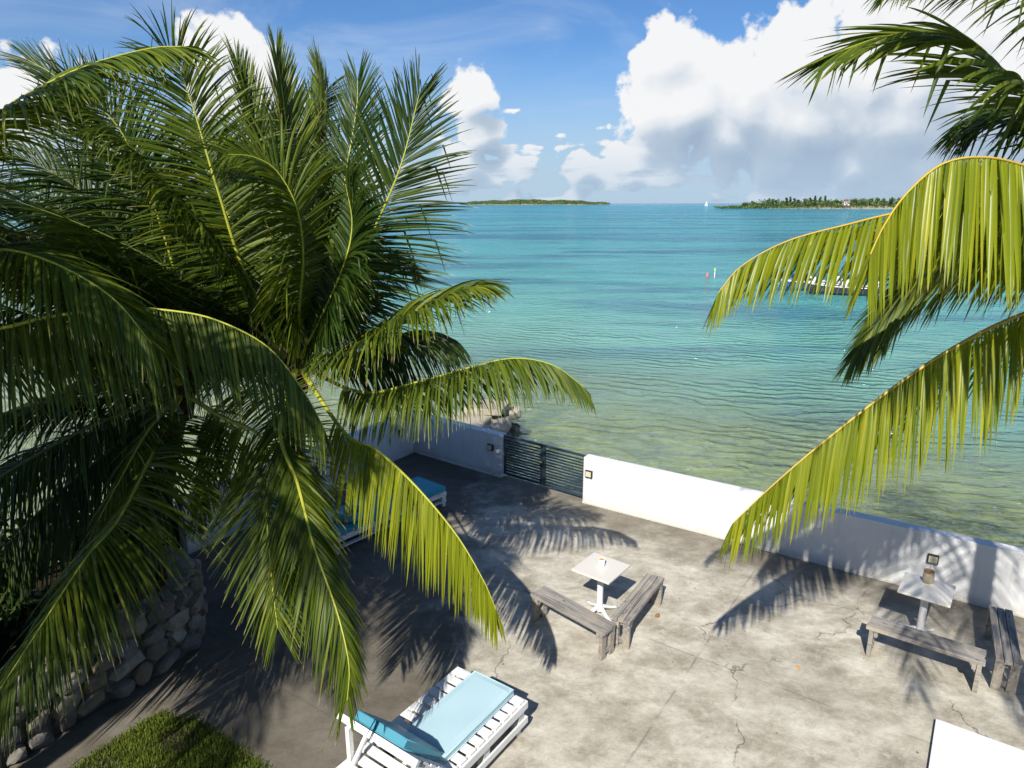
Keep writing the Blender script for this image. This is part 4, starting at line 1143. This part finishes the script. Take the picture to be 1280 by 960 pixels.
F1([(290, 440, 9.2), (330, 400, 9.6), (390, 400, 9.8)], up=(0.1, -0.3, 1), leaf=0.9, droop=0.9, m='leaf_dark', rm='rachis_d', start=.2)
# palm outside the left edge
F3([(-60, 200, 5.3), (0, 140, 5.0), (60, 104, 4.9), (120, 78, 4.85), (190, 60, 4.8), (232, 58, 4.8)], up=(0, -0.35, 1), leaf=0.62, droop=0.9, hang=0.1, sweep=(66, 24), vee=5, m='leaf_mid', start=.2)
F3([(-20, 412, 5.6), (60, 396, 5.6), (150, 386, 5.7), (210, 388, 5.75), (270, 400, 5.8), (335, 434, 5.85), (380, 490, 5.9), (405, 535, 5.95)], up=(0, -0.1, 1), leaf=0.90, droop=1.2, hang=1.9, sweep=(80, 34), vee=4, m='leaf_mid', rm='rachis', start=.1, n=165)
F3([(-60, 330, 5.6), (0, 312, 5.3), (70, 330, 5.2), (140, 372, 5.15), (190, 430, 5.1)], up=(0, -0.3, 1), leaf=0.72, droop=1.0, hang=0.35, sweep=(70, 26), m='leaf_mid', rm='rachis')
F3([(-200, 520, 5.2), (-220, 640, 4.9), (-230, 760, 4.7)], up=(0, -0.3, 1), leaf=0.85, droop=1.2, hang=0.4, m='leaf_mid')
for a in range(9):
    t = math.radians(110 + a * 21)
    e = C3 + np.array([math.cos(t) * 1.3, math.sin(t) * 1.3, 1.1]); e2 = C3 + np.array([math.cos(t) * 2.9, math.sin(t) * 2.9, 0.9 - 0.2 * (a % 3)]); e3 = C3 + np.array([math.cos(t) * 3.9, math.sin(t) * 3.9, -0.3 - 0.4 * (a % 2)])
    frond(P3, [c3, e, e2, e3], origin=o3, leaf=0.85, droop=1.0, hang=0.1, m='leaf_dark', rm='rachis_d', n=100)
# added tall palm, unseen left of the picture, to shade planter and left patio
C5 = np.array([-5.7, 2.3, 6.9])
P5, o5 = palm((-6.6, 1.6, 0.0), C5, 'added tall coconut palm outside the left edge, unseen, there to cast shade')
# more fronds behind, filling both crowns; unseen ones at left added for shade
def fill(P, C, o, n, seed, zmin, zmax, az0, az1, m='leaf_dark', L0=3.3, L1=4.3, rm='rachis_d'):
    r = np.random.default_rng(seed)
    for i in range(n):
        az = math.radians(az0 + (az1 - az0) * (i + r.uniform(.2, .8)) / n)
        el = math.radians(r.uniform(zmin, zmax)); L = r.uniform(L0, L1)
        h = np.array([math.cos(az), math.sin(az), 0])
        pts = [tuple(C)]
        for t in (0.3, 0.6, 0.85, 1.0):
            rise = math.sin(el) * L * t - (0.30 + 0.35 * math.cos(el)) * L * t * t * 0.55
            pts.append(C + h * math.cos(el) * L * t + np.array([0, 0, rise]))
        side = np.array([-h[1], h[0], 0])
        up = np.array([0, 0, 1.0]) - 0.7 * h * math.sin(el) + side * r.uniform(-.35, .35)
        frond(P, pts, up=up, origin=o, leaf=r.uniform(.8, .95), droop=r.uniform(.5, 1.1), hang=0.1 + 0.25 * math.cos(el) ** 2, vee=8, m=m, rm=rm, n=160)
fill(P2, C2, o2, 8, 11, 30, 70, 80, 215)
fill(P1, C1, o1, 10, 12, 15, 68, 30, 250)
fill(P2, C2, o2, 3, 13, 0, 22, 115, 175)
fill(P1, C1, o1, 4, 14, -15, 15, 120, 230)
fill(P3, C3, o3, 5, 21, 35, 66, 215, 285)
fill(P3, C3, o3, 3, 22, 38, 62, 280, 322)
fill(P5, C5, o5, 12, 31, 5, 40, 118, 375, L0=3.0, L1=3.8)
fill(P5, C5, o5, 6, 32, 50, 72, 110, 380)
fill(P1, C1, o1, 3, 41, 46, 66, 205, 300, m='leaf_mid', rm='rachis')
fill(P2, C2, o2, 1, 42, 60, 70, 190, 230, m='leaf_mid', rm='rachis')
# palm outside the right edge
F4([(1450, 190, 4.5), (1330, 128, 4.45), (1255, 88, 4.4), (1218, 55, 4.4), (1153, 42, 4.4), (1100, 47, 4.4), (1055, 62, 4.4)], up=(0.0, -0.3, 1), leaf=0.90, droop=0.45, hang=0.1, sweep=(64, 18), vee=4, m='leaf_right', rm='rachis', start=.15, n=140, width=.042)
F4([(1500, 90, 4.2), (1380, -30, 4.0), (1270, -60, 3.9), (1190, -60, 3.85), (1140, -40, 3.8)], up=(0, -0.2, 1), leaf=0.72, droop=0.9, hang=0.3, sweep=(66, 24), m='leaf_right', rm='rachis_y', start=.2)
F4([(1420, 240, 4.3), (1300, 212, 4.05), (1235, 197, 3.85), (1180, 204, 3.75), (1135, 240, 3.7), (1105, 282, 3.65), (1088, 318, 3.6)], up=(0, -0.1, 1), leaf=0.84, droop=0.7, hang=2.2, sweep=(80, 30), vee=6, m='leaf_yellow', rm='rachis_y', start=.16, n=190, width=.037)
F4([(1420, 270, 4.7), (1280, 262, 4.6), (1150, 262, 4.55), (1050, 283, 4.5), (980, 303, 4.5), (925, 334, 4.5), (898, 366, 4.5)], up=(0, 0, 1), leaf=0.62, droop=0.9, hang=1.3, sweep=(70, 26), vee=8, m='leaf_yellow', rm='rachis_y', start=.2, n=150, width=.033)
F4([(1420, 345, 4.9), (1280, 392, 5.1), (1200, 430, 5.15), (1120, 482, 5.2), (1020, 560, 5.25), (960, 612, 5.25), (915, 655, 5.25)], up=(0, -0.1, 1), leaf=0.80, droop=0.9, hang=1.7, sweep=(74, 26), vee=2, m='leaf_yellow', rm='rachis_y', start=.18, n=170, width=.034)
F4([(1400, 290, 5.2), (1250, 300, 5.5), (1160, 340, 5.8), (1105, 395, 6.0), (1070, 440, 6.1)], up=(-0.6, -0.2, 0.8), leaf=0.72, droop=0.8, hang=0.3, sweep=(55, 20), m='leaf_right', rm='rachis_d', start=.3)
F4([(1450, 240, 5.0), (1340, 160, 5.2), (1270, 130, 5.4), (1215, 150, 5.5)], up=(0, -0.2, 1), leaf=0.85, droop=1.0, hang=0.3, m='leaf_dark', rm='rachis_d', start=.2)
for a in range(7):
    t = math.radians((-110, -76, -42, -8, 26, 60, -126)[a])
    e = C4 + np.array([math.cos(t) * 1.3, math.sin(t) * 1.3, 0.9]); e2 = C4 + np.array([math.cos(t) * 2.8, math.sin(t) * 2.8, 0.6]); e3 = C4 + np.array([math.cos(t) * 3.8, math.sin(t) * 3.8, -0.5])
    frond(P4, [c4, e, e2, e3], origin=o4, leaf=0.85, droop=1.0, hang=0.2, m='leaf_right', n=100)

# ------------------------------------------------------------------ far shores and boats
def ground_bump(name, cx, cy, rx, ry, h, m, z0):
    V, F = [], []
    n, k = 60, 8
    for j in range(k):
        r = 1 - j / (k - 1)
        for i in range(n):
            a = 2 * math.pi * i / n
            w = 1 + 0.10 * math.sin(3 * a + 1) + 0.06 * math.sin(7 * a)
            V.append((cx + rx * r * w * math.cos(a), cy + ry * r * w * math.sin(a), z0 + h * (1 - r * r) ** 0.8))
    for j in range(k - 1):
        for i in range(n):
            F.append((j * n + i, j * n + (i + 1) % n, (j + 1) * n + (i + 1) % n, (j + 1) * n + i))
    return link(name, me_py(name, V, F, True), m, kind='structure')
def island():
    D = 3000.0
    xl, xr = (572 - 640) / FPX * D * 1.03, (752 - 640) / FPX * D * 1.03
    cx, rx = (xl + xr) / 2, (xr - xl) / 2
    ground_bump('island', cx, D, rx * .93, 160, 13, M['sand'], SEA - 0.4)
    n = 16000
    a, r = rng.uniform(0, 6.28, n), np.sqrt(rng.random(n))
    w = 1 + 0.10 * np.sin(3 * a + 1) + 0.06 * np.sin(7 * a)
    x, y = cx + rx * .92 * r * w * np.cos(a), D + 156 * r * w * np.sin(a)
    z = SEA + 13 * np.clip(1 - r * r, 0, 1) ** .8 + rng.uniform(0.5, 7, n) * (1 + .4 * np.sin(x * .05) * np.sin(x * .017 + 2))
    u, v = nz(rng.normal(size=(n, 3))), nz(rng.normal(size=(n, 3)))
    P = np.stack([x, y, z], 1); s = 3.2
    V = np.stack([P - u * s, P + v * s * .7, P + u * s, P - v * s * .7], 1).reshape(-1, 3)
    V[:, 2] = np.maximum(V[:, 2], SEA + .2)
    me = np_mesh('island_forest', V, np.arange(n * 4).reshape(-1, 4)); fattr(me, 'rnd', np.repeat(rng.random(n), 4))
    link('island_forest', me, M['island'], label='low green wooded island on the horizon', cat='forest', kind='stuff')
island()
def headland():
    D = 800.0
    k = D * 1.03 / FPX
    x0, x1 = (893 - 640) * k, (1500 - 640) * k
    cx, rx = (x0 + x1) / 2, (x1 - x0) / 2
    ground_bump('headland', cx, D + 45, rx, 46, 4.0, M['sand'], SEA - 0.3)
    # undergrowth, one green mass
    n = 15000
    x = rng.uniform(x0 + 4, x1 - 10, n); y = D + rng.uniform(6, 70, n)
    taper = np.clip((x - x0) / 60, 0.25, 1)
    z = SEA + 0.3 + rng.random(n) * 7.6 * taper * (1 + .22 * np.sin(x * .11) + .2 * np.sin(x * .31 + 1))
    P = np.stack([x, y, z], 1); u, v = nz(rng.normal(size=(n, 3))), nz(rng.normal(size=(n, 3)))
    V = np.stack([P - u * 1.3, P + v * .9, P + u * 1.3, P - v * .9], 1).reshape(-1, 3)
    V[:, 2] = np.maximum(V[:, 2], SEA + .1)
    me = np_mesh('shore_scrub', V, np.arange(n * 4).reshape(-1, 4)); fattr(me, 'rnd', np.repeat(rng.random(n), 4))
    link('shore_scrub', me, M['farleaf'], label='green scrub along the low headland at right', cat='scrub', kind='stuff')
    # trees of two kinds
    spots = [(914, 4, 0), (922, 6, 0), (936, 5, 0), (941, 10, 1), (946, 9, 1), (950, 7, 1), (957, 6, 0), (962, 11, 1), (966, 12, 1), (971, 10, 1), (976, 8, 1), (983, 9, 0), (990, 11, 1),
             (995, 13, 1), (1001, 12, 1), (1007, 13, 1), (1013, 9, 0), (1019, 8, 0), (1026, 7, 0), (1033, 7, 0), (1040, 9, 0), (1047, 8, 0), (1054, 10, 0), (1061, 9, 0), (1068, 10, 0), (1076, 10, 0), (1085, 11, 0), (1095, 10, 0)]
    for i, (xp, hpx, kind) in enumerate(spots):
        dd = D + 22 + (i * 37 % 40)
        x = (xp - 640) * dd * 1.03 / FPX
        h = hpx * dd / FPX * (0.85 if kind else 1.0) + 2.0
        t = empty('pine_tree' if kind else 'coastal_tree', (x, dd, 0.6), 0,
                  label='tall dark feathery pine on the far headland' if kind else 'rounded green tree on the far headland', cat='tree', group='pines on the far headland' if kind else 'round trees on the far headland')
        V, F = tube([(0, 0, -2), (0.1, 0, h * .5), (0, 0, h * .92)], [.3, .2, .08], 5)
        link('trunk', me_py('trunk', V, F), M['bark'], t)
        if kind:
            Vs, Rs = [], []
            for j in range(7):
                V, F, q = leaf_cloud(30, (rng.normal(0, .3), rng.normal(0, .3), h * (.28 + .11 * j)), ((2.9 - .3 * j) * rng.uniform(.6, 1.2), (2.6 - .3 * j), h * .09), 1.0, 2.2, .15)
                Vs.append(V); Rs.append(q)
        else:
            Vs, Rs = [], []
            for j in range(6):
                V, F, q = leaf_cloud(40, (rng.normal(0, 1.6), rng.normal(0, 1.4), h * rng.uniform(.4, .8)), (2.2, 2.0, h * .22), 1.0, 1.6, .3)
                Vs.append(V); Rs.append(q)
        V = np.concatenate(Vs)
        me = np_mesh('crown', V, np.arange(len(V)).reshape(-1, 4)); fattr(me, 'rnd', np.concatenate(Rs))
        link('crown', me, M['farpine'] if kind else M['farleaf'], t)
    hx = (1028 - 640) * (D + 20) * 1.03 / FPX
    r = empty('beach_house', (hx, D + 12, 3.2), 0, label='tiny white house with a red roof among the headland trees', cat='house')
    box('house_wall', (7, 5, 3.4), M['white'], r, (0, 0, 1.7), None, 0.02)
    V = [(-4, -3, 3.4), (4, -3, 3.4), (4, 3, 3.4), (-4, 3, 3.4), (-3, 0, 5.0), (3, 0, 5.0)]
    link('roof', me_py('roof', V, [(0, 1, 5, 4), (1, 2, 5), (2, 3, 4, 5), (3, 0, 4), (3, 2, 1, 0)]), M['roof'], r)
    for xx in (-2, 2): box('window', (1.0, 0.06, 1.1), M['window'], r, (xx, -2.52, 1.9), None, 0.01)
    box('door', (1.0, 0.06, 2.1), M['blue'], r, (0, -2.52, 1.05), None, 0.01)
headland()

def hull(L, B, D, m, name='hull'):
    V, F = [], []
    st = 13
    sec = [(-1, 1), (-.92, .45), (-.55, .08), (0, 0), (.55, .08), (.92, .45), (1, 1)]
    for i in range(st):
        u = i / (st - 1)
        b = B / 2 * (1 - max(0, (u - .45) / .55) ** 2.2) * (0.86 + .14 * min(1, u * 4))
        sheer = D * (1 + .35 * u ** 2); keel = D * .55 * max(0, (u - .7) / .3) ** 2
        for (a, z) in sec:
            V.append((L * (u - .5), b * a, keel + (sheer - keel) * z))
    w = len(sec)
    for i in range(st - 1):
        for j in range(w - 1):
            F.append((i * w + j, (i + 1) * w + j, (i + 1) * w + j + 1, i * w + j + 1))
    F.append(tuple(range(w)))
    return me_py(name, V, F, False)
def boat(x, y, rz, L, hm, label, cabin):
    p = atz(x, y, SEA)
    r = empty('motor_boat', (p[0], p[1], SEA - .12), rz, label=label, cat='boat', group='small boats moored off the wall')
    D = .62
    me = hull(L, L * .36, D, M[hm]); me.materials.append(M[hm])
    o = link('hull', me, M[hm], r)
    md = o.modifiers.new('skin', 'SOLIDIFY'); md.thickness = .05; md.offset = -1
    V = []
    me = hull(L * .97, L * .345, .06, M['white'], 'deck')
    link('deck', me, M['white'], r, (0, 0, .40))
    rim = []
    box('transom', (.06, L * .30, .5), M['white'], r, (-L / 2 + .06, 0, .42), None, .01)
    for s in (-1, 1):
        C = []
        for i in range(12):
            u = i / 11
            b = L * .18 * (1 - max(0, (u - .45) / .55) ** 2.2) * (0.86 + .14 * min(1, u * 4))
            C.append((L * (u - .5), s * b, D * (1 + .35 * u ** 2) + .02))
        V, F = tube(C, [.045] * 12, 6)
        link('gunwale', me_py('gunwale', V, F, True), M['white'], r)
    if cabin:
        box('cabin', (L * .30, L * .24, .62), M['white'], r, (L * .10, 0, .80), None, .06)
        box('windscreen', (.03, L * .22, .30), M['window'], r, (L * .255, 0, 1.12), (0, -.5, 0), .01)
        for s in (-1, 1): box('side_window', (L * .2, .02, .18), M['window'], r, (L * .10, s * (L * .12 + .004), .93), None, .01)
    else:
        for xx in (-.6, .5): box('thwart', (.28, L * .30, .05), M['sandstone'], r, (xx, 0, .52), None, .01)
        box('console', (.5, .6, .75), M['white'], r, (-.1, 0, .80), None, .06)
    e = box('outboard', (.30, .30, .48), M['white'], r, (-L / 2 - .14, 0, .82), (0, .1, 0), .06)
    box('outboard_leg', (.12, .10, .8), M['black'], e, (-.02, 0, -.5), None, .02)
boat(1010, 362, math.radians(188), 4.4, 'blue', 'white and blue cabin motor boat behind the yellow fronds at right', True)
boat(1052, 368, math.radians(172), 4.6, 'darkhull', 'dark hulled open motor boat with white console behind the yellow fronds', False)
def sailing():
    for (x, y, s, lab) in ((868, 257.0, 1.0, 'tiny white sailing boat on the horizon left of the headland'),):
        dd = 1500.0
        X = (x - 640) * dd * 1.03 / FPX
        r = empty('sailing_boat', (X, dd, SEA), 0.3, label=lab, cat='sailing boat')
        r.scale = (0.72, 0.72, 0.72)
        link('hull', hull(11, 3.4, 1.3, M['white']), M['white'], r)
        V, F = tube([(0.8, 0, 1), (0.8, 0, 13)], [.12, .08], 6)
        link('mast', me_py('mast', V, F), M['white'], r)
        link('mainsail', me_py('mainsail', [(.6, 0, 2.4), (-4.4, .5, 2.6), (.6, 0.05, 14.4), (-1.6, .55, 7)], [(0, 1, 3), (0, 3, 2)]), M['sail'], r)
        link('jib', me_py('jib', [(1.0, 0, 12.5), (5.2, 0, 1.9), (1.3, .5, 2.3)], [(0, 1, 2)]), M['sail'], r)
    p = atz(884, 346, SEA)
    r = empty('marker_buoy', (p[0], p[1], SEA - .02), 0, label='small red marker buoy left of the yellow frond tip', cat='buoy')
    V, F = lathe([(0.0, -.1), (.14, 0), (.16, .10), (.08, .20), (.04, .38), (.0, .42)], 14)
    link('float', me_py('float', V, F, True), M['red'], r)
    p = atz(893, 347, SEA)
    r = empty('marker_pole', (p[0], p[1], SEA), 0, label='white marker pole with lime top left of the yellow frond tip', cat='buoy')
    V, F = lathe([(.035, -.4), (.035, .55)], 8)
    link('pole', me_py('pole', V, F), M['white'], r)
    V, F = lathe([(.0, .52), (.09, .55), (.09, .78), (.0, .82)], 12)
    link('top_mark', me_py('top_mark', V, F), M['lime'], r)
sailing()
